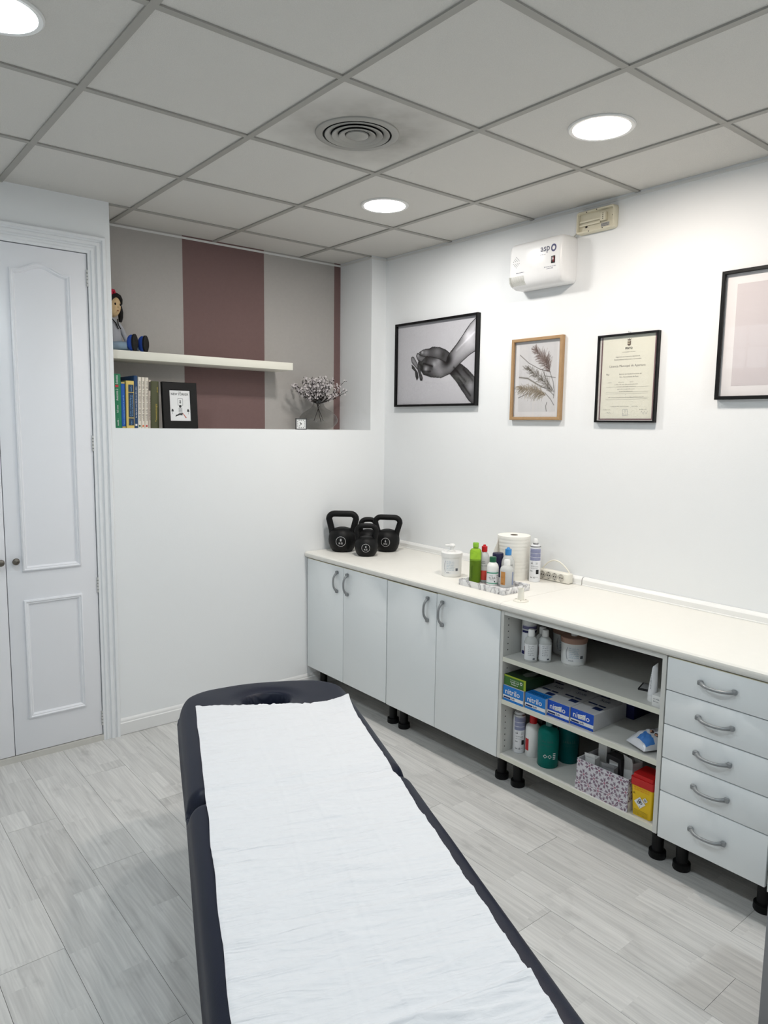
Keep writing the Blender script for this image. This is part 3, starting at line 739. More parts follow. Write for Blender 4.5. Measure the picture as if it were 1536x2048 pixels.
# ---- pump tub
def pump_tub(lab, x, y, z, R, hl, lidm, pump=True, turn=0, seed=1, stub=False):
    t = thing('pump_tub', lab, 'tub', (x, y, z), facing(x, y, turn), 'white cream tubs')
    pr = [(0, 0), (R*.88, 0), (R*.92, .003), (R*.93, .01), (R*.965, hl), (0, hl)]
    B().lathe(pr, 36).obj('body', WP, t, ang=40)
    B().lathe([(R*.97, hl-.012), (R*1.0, hl-.011), (R*1.02, hl), (R*1.02, hl+.010), (R*.97, hl+.013), (0, hl+.0135)], 36).obj('lid', lidm, t, ang=40)
    wr = cyl_wrap(prof_r(pr), .0006)
    B().wrect(-R*.75, R*.75, hl*.16, hl*.82, 0, wr, 12, 4).obj('label', LABW, t, recalc=False)
    d = B()
    for k in range(6): d.scribble(-R*.1, hl*(.72-.075*k), .0004, R*.75, .005, seed+k, wrap=wr)
    d.obj('small_print', BLUEINK, t, smooth=False, recalc=False)
    d = B(); d.wrect(R*.38, R*.62, hl*.3, hl*.42, .0004, wr, 3, 1); d.scribble(-R*.3, hl*.22, .0004, R*.4, .006, seed+9, wrap=wr); d.tube([wr(-R*.6-.1*R*math.sin(k/8*PI), hl*(.25+.5*k/8), .0006) for k in range(9)], .0007, 5)
    d.obj('barcode', INK, t, smooth=False, recalc=False)['kind'] = 'stuff'
    if pump:
        B().lathe([(0, hl+.0135), (.018, hl+.0135), (.018, hl+.020), (.011, hl+.022), (.010, hl+.042), (0, hl+.042)], 18).obj('pump_neck', WP, t)
        b = B(); b.rbox(-.036, .016, -.009, .009, hl+.040, hl+.051, .004); b.lathe([(0, hl+.038), (.015, hl+.038), (.017, hl+.047), (.012, hl+.054), (0, hl+.055)], 18); b.obj('pump_head', WP, t)
    if stub: B().lathe([(0, hl+.0135), (.014, hl+.0135), (.0145, hl+.030), (0, hl+.030)], 16).obj('pump_stub', WP, t)
    return t
pump_tub('white tub with a pump head on the counter, left of the green bottle', -.385, -1.045, CW, .055, .114, WP, True, 0, 3)

# ---- marble tray
tx0, tx1, ty0, ty1 = -.508, -.318, -1.512, -1.222
tr_ = thing('tray', 'small marble-patterned tray holding bottles', 'tray', ((tx0+tx1)/2, (ty0+ty1)/2, CW)); MB_ = marble()
hx, hy = (tx1-tx0)/2, (ty1-ty0)/2
B().rbox(-hx, hx, -hy, hy, 0, .006, .002).obj('base', MB_, tr_)
for a in ((-hx, -hx+.006, -hy, hy), (hx-.006, hx, -hy, hy), (-hx+.006, hx-.006, -hy, -hy+.006), (-hx+.006, hx-.006, hy-.006, hy)): B().rbox(*a, .0055, .030, .0018).obj('rim', MB_, tr_)
TZ1 = CW+.006

# ---- bottles
def bottle(lab, x, y, z, prof, cap, capm, bodym, name='bottle', turn=0, group='bottles around the marble tray'):
    t = thing(name, lab, 'bottle', (x, y, z), facing(x, y, turn), group)
    B().lathe(prof, 32).obj('body', bodym, t, ang=50)
    if cap: B().lathe(cap, 24).obj('cap', capm, t, ang=40)
    return t
def label(t, prof, w, z0, z1, m, eps=.0005, cx=0): return B().wrect(cx-w/2, cx+w/2, z0, z1, 0, cyl_wrap(prof_r(prof), eps), 12, 4).obj('label', m, t, recalc=False)
def prints(t, prof, m, items, name='print', eps=.0011):
    wr = cyl_wrap(prof_r(prof), eps); d = B()
    for it in items:
        if it[0] == 's': _, cx, cz, w, h, sd = it; d.scribble(cx, cz, 0, w, h, sd, wrap=wr)
        elif it[0] == 'r': _, xa, xb, za, zb = it; d.wrect(xa, xb, za, zb, 0, wr, max(2, int((xb-xa)/.003)), 1)
        elif it[0] == 't': _, s_, cx, cz, w, h = it; d.text(s_, cx, cz, 0, w=w, h=h, bold=.02, wrap=wr)
        elif it[0] == 'v': _, s_, cx, cz, w, h = it; d.text(s_, cx, cz, 0, w=w, h=h, rot=PI/2, wrap=wr)
    o_ = d.obj(name, m, t, smooth=False, recalc=False); o_['kind'] = 'stuff'; return o_
# green oil bottle: translucent shell with the oil inside
gp = [(0, 0), (.026, 0), (.0285, .003), (.029, .01), (.029, .150), (.0275, .160), (.021, .168), (.0135, .171), (.013, .176), (0, .176)]
g1 = bottle('tall clear green bottle of oil standing on the marble tray', -.417, -1.245, TZ1, gp, [(0, .1762), (.0145, .1762), (.0145, .197), (.013, .199), (0, .1995)], mat('green_cap', (150, 205, 60), .25, trans=.2), mat('green_plastic_clear', (176, 226, 70), .12, trans=.75, ior=1.25))
B().lathe([(0, .0035), (.0262, .0035), (.0272, .01), (.0272, .110), (0, .110)], 28).obj('oil', mat('green_oil', (104, 178, 18), .2, spec=.3), g1)
prints(g1, gp, mat('dark_green_ink', (60, 96, 20), .6), [('v', 'aceite', -.018, .055, .06, .008)], eps=.0012)
def squeeze(R, h0, hs, hc): return [(0, 0), (R*.9, 0), (R, .004), (R, h0), (R*.96, h0+(hs-h0)*.35), (R*.72, h0+(hs-h0)*.8), (R*.45, hs), (R*.42, hc), (0, hc)]
sq = squeeze(.026, .115, .150, .152)
b1 = bottle('clear bottle with a red flip cap and a white and red label', -.372, -1.262, TZ1, sq, [(0, .1522), (.014, .1522), (.0145, .178), (.008, .180), (.006, .187), (0, .188)], REDP, mat('cloudy_clear_plastic', (226, 228, 226), .25, trans=.25, ior=1.2))
label(b1, sq, .075, .012, .060, mat('red_label', (206, 70, 58), .5)); prints(b1, sq, BLK, [('s', -.002, .118-.01, .016, .006, 5), ('s', -.002, .099, .018, .006, 6), ('s', 0, .085, .032, .005, 7)])
sq2 = [(0, 0), (.027, 0), (.029, .003), (.0292, .088), (.026, .101), (.018, .110), (.0155, .112), (.0155, .118), (0, .118)]
b2 = bottle('white bottle with a dark green cap and a white and green label', -.392, -1.338, TZ1, sq2, [(0, .1135), (.0165, .1135), (.0165, .136), (.015, .139), (0, .1395)], mat('dark_green_cap', (18, 92, 62), .35), WP)
label(b2, sq2, .07, .010, .072, LABW); prints(b2, sq2, mat('mint_ink', (70, 160, 130), .6), [('r', -.034, .034, .060, .066), ('r', -.034, .034, .010, .014)], 'stripe')
prints(b2, sq2, BLK, [('s', -.004, .050, .02, .004, 2), ('s', .0, .040, .034, .0075, 8), ('s', .0, .030, .026, .003, 9), ('r', .008, .013, .018, .024), ('s', .026, .05, .012, .004, 12), ('s', .026, .043, .012, .004, 13)])
jp = [(0, 0), (.025, 0), (.026, .003), (.026, .118), (0, .118)]
b3 = bottle('bottle with a wide navy cap behind the green-capped bottle', -.300, -1.288, CW, jp, [(0, .118), (.0265, .118), (.0275, .122), (.0275, .144), (.025, .148), (0, .148)], NAVYP, NAVYP)
sq3 = squeeze(.0335, .095, .140, .142)
b4 = bottle('clear bottle with a blue flip cap behind the marble tray', -.279, -1.337, CW, sq3, [(0, .1422), (.0155, .1422), (.016, .172), (.009, .174), (.006, .180), (0, .181)], mat('blue_cap', (62, 140, 205), .3), MATS['cloudy_clear_plastic'])
prints(b4, sq3, BLK, [('s', .018, .098, .018, .006, 5), ('s', .018, .088, .018, .006, 6)]); label(b4, sq3, .06, .012, .055, LABW)
sq4 = [(0, 0), (.031, 0), (.033, .003), (.033, .083), (.029, .096), (.019, .104), (.016, .106), (0, .106)]
b5 = bottle('clear bottle with a white cap and an amber label at the tray front', -.372, -1.412, TZ1, sq4, [(0, .1062), (.0155, .1062), (.0155, .130), (.013, .134), (0, .1345)], WP, MATS['cloudy_clear_plastic'])
label(b5, sq4, .026, .014, .078, mat('amber_label', (196, 140, 78), .5), cx=-.020); prints(b5, sq4, mat('brown_ink', (140, 80, 30), .6), [('s', -.02, .022, .016, .008, 3), ('s', -.02, .052, .02, .003, 4)])
label(b5, sq4, .012, .014, .078, mat('blue_grey_label', (150, 160, 185), .5), cx=.034)

# ---- paper roll with a loose end
pr_ = thing('paper_roll', 'big white roll of couch paper standing on the counter', 'paper roll', (-.152, -1.262, CW), facing(-.15, -1.26))
PAP = mat('roll_paper', (243, 241, 233), .85, spec=.15)
pb = B(); pp = [(.019, .0), (.084, .0)]
for k in range(40): z = .222*(k+1)/40; pp.append((.084+.0006*math.sin(k*1.9)+.0004*math.sin(k*4.1), z))
pp += [(.083, .2225), (.019, .2225)]; pb.lathe(pp+[pp[0]], 48).obj('roll', PAP, pr_, ang=40)
B().lathe([(.0185, .002), (.0195, .002), (.0195, .2235), (.0172, .2235), (.0172, .002)], 24).obj('core', mat('card_core', (96, 84, 70), .8), pr_)
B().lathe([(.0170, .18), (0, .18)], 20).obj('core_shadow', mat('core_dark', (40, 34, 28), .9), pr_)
ls = B(); vs = []; n_, m_ = 10, 10
for i in range(n_+1):
    for j in range(m_+1):
        u = i/n_; v_ = j/m_; zt = .205-.052*u; zb = .06
        a = -1.15; x0, y0 = .0848*math.sin(a), -.0848*math.cos(a)
        vs.append((x0-.022*u, y0-.052*u+.004*math.sin(u*5+v_*2), zb+(zt-zb)*v_))
ls.add(vs, [(i*(m_+1)+j, i*(m_+1)+j+1, (i+1)*(m_+1)+j+1, (i+1)*(m_+1)+j) for i in range(n_) for j in range(m_)])
ls.obj('loose_end', PAP, pr_, recalc=False)

# ---- spray cans
CAN = [(0, 0), (.026, 0), (.0278, .003), (.028, .006), (.028, .168), (.0265, .175), (.0255, .177)]
CANW = mat('can_white', (236, 237, 240), .28, .1); LAV = mat('lavender_ink', (142, 146, 176), .5)
def spray_can(lab, x, y, z, turn=0, cap=True):
    t = thing('spray_can', lab, 'spray can', (x, y, z), facing(x, y, turn), 'white and lavender spray cans')
    B().lathe(CAN+[(.0255, .182), (.020, .190), (0, .190)], 30).obj('body', CANW, t, ang=40)
    B().lathe([(.0262, .177), (.0268, .180), (.0262, .183)], 30).obj('rim', mat('tin', (150, 150, 152), .3, .9), t)
    if cap: B().lathe([(0, .190), (.013, .190), (.0135, .196)], 20).obj('collar', mat('tin', (150, 150, 152)), t); B().lathe([(0, .196), (.011, .196), (.011, .214), (.008, .219), (0, .2195)], 20).obj('nozzle', WP, t)
    prints(t, CAN, LAV, [('r', -.028, .034, .148, .171), ('r', -.028, .034, .128, .146), ('r', -.028, .034, .110, .126)], 'bands', .0005)
    prints(t, CAN, BLK, [('s', -.012, .098, .014, .010, 1), ('s', .012, .1, .012, .004, 2), ('s', .012, .094, .012, .004, 3), ('s', -.008, .082, .02, .004, 4), ('s', .010, .08, .018, .004, 5), ('s', .0, .071, .036, .003, 6), ('r', .008, .022, .042, .064), ('s', -.014, .058, .012, .006, 7), ('s', -.008, .025, .024, .008, 8), ('s', .012, .026, .014, .003, 9)])
    return t
spray_can('white and lavender spray can standing between paper roll and socket strip', -.137, -1.392, CW, -4)

# ---- socket strip with its cable
ss = thing('socket_strip', 'white four-socket extension strip lying against the wall', 'socket strip', (-.046, -1.452, CW), 0, None, RWALL); IV = mat('ivory_plastic', (236, 233, 222), .35)
B().rbox(-.1, .094, .001, .052, -.022, .02, .007, 3).obj('body', IV, ss)
for k in range(4):
    c = -.066+.039*k
    so = B(); so.M = Matrix.Translation((c, .027, .0205)); so.lathe([(.0175, 0), (.0190, .0012), (.0175, .0022), (.0165, .0004), (0, .0004)], 24).obj('socket', mat('socket_grey', (196, 192, 182), .4), ss)
    pn = B()
    for dx in (-.0065, .0065): pn.M = Matrix.Translation((c+dx, .027, .0212)); pn.lathe([(0, 0), (.0032, 0), (.0032, .0006), (0, .0006)], 10)
    pn.M = None; pn.box(c-.002, c+.002, .0415, .0445, .0205, .0225).box(c-.002, c+.002, .0095, .0125, .0205, .0225); pn.obj('pin_holes', BLACKP, ss)
ca = []
for k in range(25):
    t_ = k/24; ca.append((-.1+.17*t_, .028+.075*math.sin(PI*t_)**.8*(1-.25*t_)+.018*t_, -.006-.018*t_))
B().tube(ca, .0036, 8).obj('cable', IV, ss)

# ---- little round bracket
br = thing('post_base', 'small ivory round post base standing alone on the counter', 'bracket', (-.520, -1.628, CW), facing(-.52, -1.63))
B().lathe([(0, 0), (.034, 0), (.034, .004), (.031, .006), (.015, .0065), (.0145, .020), (.0125, .050), (.0125, .058), (.0095, .058), (.0095, .045), (0, .045)], 32).obj('post', IV, br, ang=35)
sc_ = B()
for a in (.5, 2.6, 4.7): sc_.M = Matrix.Translation((.025*math.cos(a), .025*math.sin(a), .0062)); sc_.lathe([(0, .0006), (.003, .0006), (.003, 0), (0, 0)], 10)
sc_.obj('screw_holes', mat('hole_brown', (70, 62, 50), .8), br)

# ================================================================== ON THE OPEN SHELVES
Z1, Z2, Z3 = .620, .422, .163
bc = [(0, 0), (.031, 0), (.033, .004), (.033, .138)]
t = thing('spray_can', 'tall white can with navy bands and flower motif, left on the top shelf', 'spray can', (-.478, -1.648, Z1), facing(-.48, -1.65), 'cans and tubs on the top shelf')
B().lathe(bc+[(.031, .141), (0, .141)], 30).obj('body', CANW, t); B().lathe([(0, .141), (.0325, .1412), (.0325, .170), (.029, .175), (0, .1755)], 30).obj('cap', WP, t)
NI = mat('navy_ink', (34, 36, 96), .5)
prints(t, bc, mat('lilac_ink', (120, 118, 158), .5), [('r', -.035, .05, .122, .136)], 'bands', .0005); prints(t, bc, NI, [('r', -.035, .05, .106, .116), ('r', -.035, .05, .006, .022), ('s', -.002, .066, .036, .014, 3)], 'navy_bands', .0006)
fl = B(); wr = cyl_wrap(.033, .0012)
for cx, cz, r in ((.012, .09, .011), (.006, .046, .008), (-.012, .05, .006)):
    for k in range(8):
        a = 2*PI*k/8; fl.add([wr(cx+r*q*math.cos(a+e), cz+r*q*math.sin(a+e)) for q, e in ((.25, 0), (.7, -.22), (1, 0), (.7, .22))], [(0, 1, 2, 3)])
fl.obj('flower_motif', NI, t, smooth=False, recalc=False)
sb = [(0, 0), (.027, 0), (.029, .003), (.029, .083), (.026, .100), (.017, .110), (.0145, .112), (0, .112)]
def small_bottle(lab, x, y, turn=0):
    t = bottle(lab, x, y, Z1, sb, [(0, .1122), (.0145, .1122), (.0145, .138), (.012, .142), (0, .1425)], WP, MATS['cloudy_clear_plastic'], 'bottle', turn, 'small clear bottles on the top shelf')
    label(t, sb, .066, .010, .080, LABW); prints(t, sb, mat('maroon_ink', (110, 40, 44), .6), [('r', -.031, -.0285, .03, .068)], 'mark')
    prints(t, sb, INK, [('s', .004, .074-.008*k, .026, .004, k) for k in range(6)]+[('r', .012, .022, .013, .020)])
    return t
small_bottle('small clear white-capped bottle, left one in front on the top shelf', -.545, -1.716, -6)
small_bottle('small clear white-capped bottle between the other one and the cream tub', -.500, -1.757, -3)
small_bottle('small clear white-capped bottle behind the two front ones on the top shelf', -.475, -1.722, 4)
SHADE_TAN = mat('shade_tan_lid', (168, 132, 116), .5)  # white lids coloured tan, the shade under the counter painted in
pump_tub('white cream tub, its lid toned tan for the shade, foremost on the top shelf', -.413, -1.846, Z1, .057, .108, SHADE_TAN, False, 8, 21, True)
pump_tub('white cream tub, its lid toned tan for the shade, partly hidden behind the small bottles', -.330, -1.735, Z1, .055, .108, SHADE_TAN, False, 4, 33, True)
# tube
tb = thing('cream_tube', 'white squeeze tube standing on its cap, right end of the top shelf', 'tube', (-.545, -2.302, Z1), facing(-.545, -2.3))
B().lathe([(0, 0), (.0165, 0), (.017, .002), (.017, .022), (.0155, .024), (0, .024)], 24).obj('cap', WP, tb)
b = B(); vs = []; n_ = 24
for k in range(13):
    f = k/12; z = .024+.118*f; rx = .0178*(1-f)+.010*f; ry = .0178*(1-f)**.8+.0008; rot = .5*f
    for i in range(n_):
        a = 2*PI*i/n_; X_, Y_ = rx*math.cos(a), ry*math.sin(a); vs.append((X_*math.cos(rot)-Y_*math.sin(rot)+.006*f, X_*math.sin(rot)+Y_*math.cos(rot), z+(.012*(X_/.0178) if k == 12 else 0)))
b.add(vs, [(k*n_+i, k*n_+(i+1) % n_, (k+1)*n_+(i+1) % n_, (k+1)*n_+i) for k in range(12) for i in range(n_)]+[tuple(range(n_))[::-1], tuple(range(12*n_, 13*n_))]).obj('tube_body', mat('tube_white', (238, 238, 240), .35), tb, ang=60)
b = B(); wr = cyl_wrap(.0165, .0015)
b.scribble(-.008, .085, 0, .07, .005, 5, rot=PI/2, wrap=wr); b.obj('print', INK, tb, smooth=False, recalc=False)
sbx = thing('small_box', 'tiny white carton in the right corner of the top shelf', 'box', (-.570, -2.345, Z1), 0)
B().rbox(-.02, .06, -.018, .018, 0, .042, .001).obj('carton', mat('white_carton', (232, 232, 230), .6), sbx)
d = B(); d.M = Matrix(((0, 0, -1, -.0204), (-1, 0, 0, 0), (0, 1, 0, 0), (0, 0, 0, 1))); d.scribble(0, .03, 0, .024, .006, 2); d.scribble(0, .02, 0, .024, .006, 4); d.obj('print', INK, sbx, smooth=False, recalc=False)
pc = thing('flat_case', 'flat black-rimmed case lying behind the squeeze tube on the top shelf', 'case', (-.440, -2.220, Z1), .3)
B().rbox(-.04, .04, -.028, .028, 0, .007, .002).obj('case', mat('case_black', (20, 20, 22), .4), pc); B().rbox(-.033, .033, -.021, .021, .0072, .0078, .0002).obj('case_panel', mat('case_panel', (150, 150, 150), .4), pc)

# ---- glove cartons
NB = mat('nitrile_blue', (20, 122, 205), .5); NB2 = mat('nitrile_deep_blue', (14, 78, 190), .5); CART = mat('pale_carton', (206, 206, 208), .6); DKB = mat('dark_blue_ink', (20, 40, 90), .6)
def glove_box(lab, x, y0, y1, z, rz, blue, blue_top, sticker):
    t = thing('glove_box', lab, 'glove box', (x, y0, z), rz, 'blue glove boxes on the middle shelf'); w = y0-y1; h = .070; D = .235
    B().rbox(0, D, -w, 0, 0, h, .0012, 1).obj('carton', CART, t)
    FR = Matrix(((0, 0, -1, -.0006), (-1, 0, 0, 0), (0, 1, 0, 0), (0, 0, 0, 1))); TP = Matrix(((0, 1, 0, 0), (-1, 0, 0, 0), (0, 0, 1, h+.0005), (0, 0, 0, 1)))
    def p(nm, m, fn, M_, dz=0.0):
        q = B(); q.M = M_ @ Matrix.Translation((0, 0, dz)); fn(q); o_ = q.obj(nm, m, t, smooth=False, recalc=False)
        if nm in ('top_marks', 'lettering'): o_['kind'] = 'stuff'
    p('front_print', blue, lambda q: q.rect(0, w, 0, h, 0), FR)
    p('white_band', LABW, lambda q: q.rect(0, w, .011, .026, 0), FR, .0004)
    p('brand_name', WINK, lambda q: q.text('nitrilo', w*.47, .0455, 0, w=w*.72, bold=.012), FR, .0004)
    p('lettering', DKB, lambda q: (q.text('Soft', w*.5, .0185, 0, h=.0095, bold=.02), q.rect(.004, w*.38, .013, .020, 0)), FR, .0007)
    if blue_top: p('top_print', blue, lambda q: q.rect(.0, w, 0, .05, 0), TP); p('top_name', DKB, lambda q: q.text('nitrilo', w*.5, .024, 0, w=w*.8), TP, .0004)
    p('top_marks', DKB, lambda q: (q.rect(w*.55, w*.9, .055, .085, 0), q.rect(w*.1, w*.5, .10, .112, 0), q.rect(w*.55, w*.85, .10, .112, 0), q.text('Soft', w*.5, .165, 0, h=.022), q.rect(.004, w*.45, .20, .21, 0)), TP, .0002)
    if sticker:
        q = B(); q.M = FR @ Matrix.Translation((w*.49, .044, .0009)) @ Matrix.Rotation(.12, 4, 'Z'); q.rect(-.018, .018, -.009, .009, 0); q.obj('price_sticker', LABW, t, smooth=False, recalc=False)
        q = B(); q.M = FR @ Matrix.Translation((w*.49, .044, .0012)) @ Matrix.Rotation(.12, 4, 'Z'); q.scribble(0, .003, 0, .03, .004, 3); q.scribble(0, -.004, 0, .03, .004, 4); q.obj('sticker_print', INK, t, smooth=False, recalc=False)
    return t
glove_box('blue nitrilo glove box at the left end, under the green box', -.598, -1.611, -1.727, Z2, 0, NB, False, False)
glove_box('second blue nitrilo glove box from the left, blue on top too', -.594, -1.735, -1.845, Z2, 0, NB, True, False)
glove_box('third blue nitrilo glove box from the left, sticker over its name', -.580, -1.846, -1.957, Z2, 0, NB2, False, True)
glove_box('rightmost blue nitrilo glove box, its pale side showing', -.574, -1.960, -2.072, Z2, 0, NB2, False, True)
gb = thing('carton', 'dark green and lime carton lying on the leftmost glove box', 'box', (-.592, -1.610, Z2+.0712), 0)
B().rbox(0, .2, -.124, 0, 0, .047, .001, 1).obj('carton_body', mat('dark_green_card', (24, 52, 26), .5), gb)
FR = Matrix(((0, 0, -1, -.0006), (-1, 0, 0, 0), (0, 1, 0, 0), (0, 0, 0, 1)))
q = B(); q.M = FR; q.rect(0, .124, 0, .047, 0); q.obj('front_print', mat('mid_green_card', (62, 112, 44), .5), gb, smooth=False)
q = B(); q.M = FR @ Matrix.Translation((0, 0, .0004)); q.rect(0, .124, .040, .047, 0); q.rect(.112, .124, 0, .04, 0); q.obj('lime_border', mat('lime_card', (160, 180, 40), .5), gb, smooth=False, recalc=False)
q = B(); q.M = FR @ Matrix.Translation((0, 0, .0006)); q.scribble(.06, .030, 0, .05, .004, 2); q.scribble(.062, .022, 0, .052, .008, 5); q.scribble(.062, .012, 0, .036, .008, 6); q.ring2(.098, .026, .004, .007, 0, 16); q.obj('lettering', WINK, gb, smooth=False, recalc=False)
q = B(); q.M = Matrix(((0, 1, 0, 0), (-1, 0, 0, 0), (0, 0, 1, .0476), (0, 0, 0, 1))); q.poly([(.06, .05), (.09, .04), (.105, .08), (.095, .13), (.07, .12), (.055, .09)], 0); q.obj('top_picture', mat('silver_print', (130, 136, 130), .5), gb, smooth=False)
nv = thing('carton', 'dark navy carton behind the rightmost glove box', 'box', (-.335, -2.075, Z2), 0); B().rbox(0, .2, -.03, .1, 0, .066, .001, 1).obj('carton_body', mat('navy_card', (26, 30, 82), .5), nv); B().rbox(.02, .18, -.02, .09, .0662, .0668, .0001, 1).obj('carton_flap', mat('navy_card2', (34, 38, 92), .5), nv)
nw = thing('carton', 'long dark carton at the back right of the middle shelf', 'box', (-.19, -2.20, Z2), 0); B().rbox(0, .12, -.155, .0, 0, .072, .001, 1).obj('carton_body', mat('dark_card', (30, 32, 44), .5), nw)
q = B(); q.M = FR; q.M = Matrix(((0, 0, -1, -.0006), (-1, 0, 0, 0), (0, 1, 0, 0), (0, 0, 0, 1))); q.scribble(.08, .05, 0, .12, .010, 3); q.scribble(.08, .03, 0, .1, .006, 4); q.obj('lettering', WINK, nw, smooth=False, recalc=False)
# wipes packet
wp = thing('wipes_packet', 'crumpled white and blue packet of wipes on the middle shelf', 'packet', (-.505, -2.293, Z2), -.35)
def pillow_z(u, v_):
    e = max(0, (1-abs(u)**2.6))*max(0, (1-abs(v_)**2.6)); return e**.55
vs = []; nu, nv_ = 30, 24
for side in (1, 0):
    for i in range(nu+1):
        for j in range(nv_+1):
            u, v_ = -1+2*i/nu, -1+2*j/nv_; p = pillow_z(u, v_); lift = .010*(v_+1)/2
            cr_ = .004*noise.noise(Vector((u*3.1, v_*3.1, 2)))+.003*noise.noise(Vector((u*8, v_*8, 5)))
            z = .004+(.060*p+cr_*p*2 if side else 0)+(.012*(1-p) if side else .010*(1-p))
            vs.append((.082*v_, -.052*u, z))
W_ = nv_+1; fs = [(i*W_+j, i*W_+j+1, (i+1)*W_+j+1, (i+1)*W_+j) for i in range(nu) for j in range(nv_)]; k = (nu+1)*W_
rim = [j for j in range(W_)]+[i*W_+nv_ for i in range(1, nu+1)]+[nu*W_+j for j in range(nv_-1, -1, -1)]+[i*W_ for i in range(nu-1, 0, -1)]
fs += [tuple(x+k for x in f[::-1]) for f in fs]+[(rim[i], rim[(i+1) % len(rim)], rim[(i+1) % len(rim)]+k, rim[i]+k) for i in range(len(rim))]
B().add(vs, fs).obj('packet', mat('foil_white', (226, 228, 234), .25, .15), wp, ang=80)
def on_packet(x, y, z=0):   # x right (-> -y local), y away from the front
    u = x/.052; v_ = y/.082; return (.082*v_, -.052*u, .0048+.060*pillow_z(u, v_)+.012*(1-pillow_z(u, v_))+2*pillow_z(u, v_)*(.004*noise.noise(Vector((u*3.1, v_*3.1, 2)))+.003*noise.noise(Vector((u*8, v_*8, 5))))+.0008+z)
B().wrect(-.008, .048, -.070, -.030, 0, on_packet, 14, 8).obj('blue_panel', mat('packet_blue', (70, 130, 205), .35), wp, recalc=False)
q = B()
for cx, cy in ((.006, -.012), (.026, -.006)): q.add([on_packet(cx+.008*math.cos(a*PI/8), cy+.008*math.sin(a*PI/8), .0006) for a in range(16)], [tuple(range(16))])
q.obj('round_prints', mat('print_brown', (70, 44, 36), .5), wp, smooth=False, recalc=False)
q = B()
for cx, cy in ((.006, -.015), (.026, -.009)): q.add([on_packet(cx+.005*math.cos(a*PI/8), cy+.005*math.sin(a*PI/8), .0012) for a in range(16)], [tuple(range(16))])
q.obj('skin_prints', mat('print_skin', (214, 160, 130), .5), wp, smooth=False, recalc=False)
q = B(); q.scribble(-.012, .006, .0008, .062, .010, 8, rot=.35, wrap=on_packet); q.obj('lettering', mat('plum_ink', (96, 60, 90), .5), wp, smooth=False, recalc=False)

# ---- bottom shelf
spray_can('white and lavender spray can at the left end of the bottom shelf', -.512, -1.640, Z3, 8, False)
wrp = [(0, 0), (.031, 0), (.034, .004), (.034, .125), (.031, .140), (.020, .150), (.0165, .153), (0, .153)]
t = bottle('white bottle with a red cap on the bottom shelf', -.492, -1.704, Z3, wrp, [(0, .153), (.0172, .153), (.0172, .186), (.015, .190), (0, .1905)], REDP, WP, 'bottle', 0, 'bottles on the bottom shelf')
label(t, wrp, .022, .03, .085, mat('red_label2', (190, 40, 44), .5), cx=-.030)
tp = [(0, 0), (.043, 0), (.047, .005), (.047, .142), (.044, .160), (.033, .173), (.018, .178), (.0145, .180), (0, .180)]
TEAL = mat('teal_liquid', (22, 128, 118), .12, trans=.35, ior=1.2)
t = bottle('teal liquid bottle with a clear cap, the front one of the pair', -.512, -1.806, Z3, tp, [(0, .1802), (.0142, .1802), (.0142, .200), (0, .2005)], mat('frosted_cap', (120, 170, 164), .3, trans=.4), TEAL, 'bottle', 0, 'bottles on the bottom shelf')
wr = cyl_wrap(prof_r(tp), .0008); q = B()
for cx in (-.012, .008): q.add([wr(cx+a, .056+b_) for a, b_ in ((0, -.009), (.009, 0), (0, .009), (-.009, 0), (0, -.0065), (.0065, 0), (0, .0065), (-.0065, 0))], [(0, 1, 5, 4), (1, 2, 6, 5), (2, 3, 7, 6), (3, 0, 4, 7)])
for k in range(4): q.wrect(.022, .034, .044+.008*k, .048+.008*k, 0, wr, 2, 1)
q.obj('hazard_marks', WINK, t, smooth=False, recalc=False); prints(t, tp, mat('teal_ink', (14, 84, 80), .5), [('s', -.004, .125, .05, .012, 3), ('s', -.004, .106, .05, .006, 4)])
t = bottle('teal liquid bottle half hidden behind the front one', -.405, -1.835, Z3, tp, [(0, .1802), (.0142, .1802), (.0142, .200), (0, .2005)], MATS['frosted_cap'], mat('teal_liquid_dark', (16, 104, 104), .15, trans=.3, ior=1.2), 'bottle', 0, 'bottles on the bottom shelf')
prints(t, tp, mat('teal_ink', (14, 84, 80)), [('s', .006, .105, .06, .016, 5), ('s', .01, .085, .05, .005, 6)])
t = bottle('dark bottle in the shadow between the red-capped and teal bottles', -.40, -1.722, Z3, [(0, 0), (.03, 0), (.032, .004), (.032, .14), (.015, .165), (0, .165)], [(0, .165), (.014, .165), (.014, .19), (0, .19)], BLACKP, mat('dark_bottle', (40, 46, 46), .3), 'bottle', 0, 'bottles on the bottom shelf')
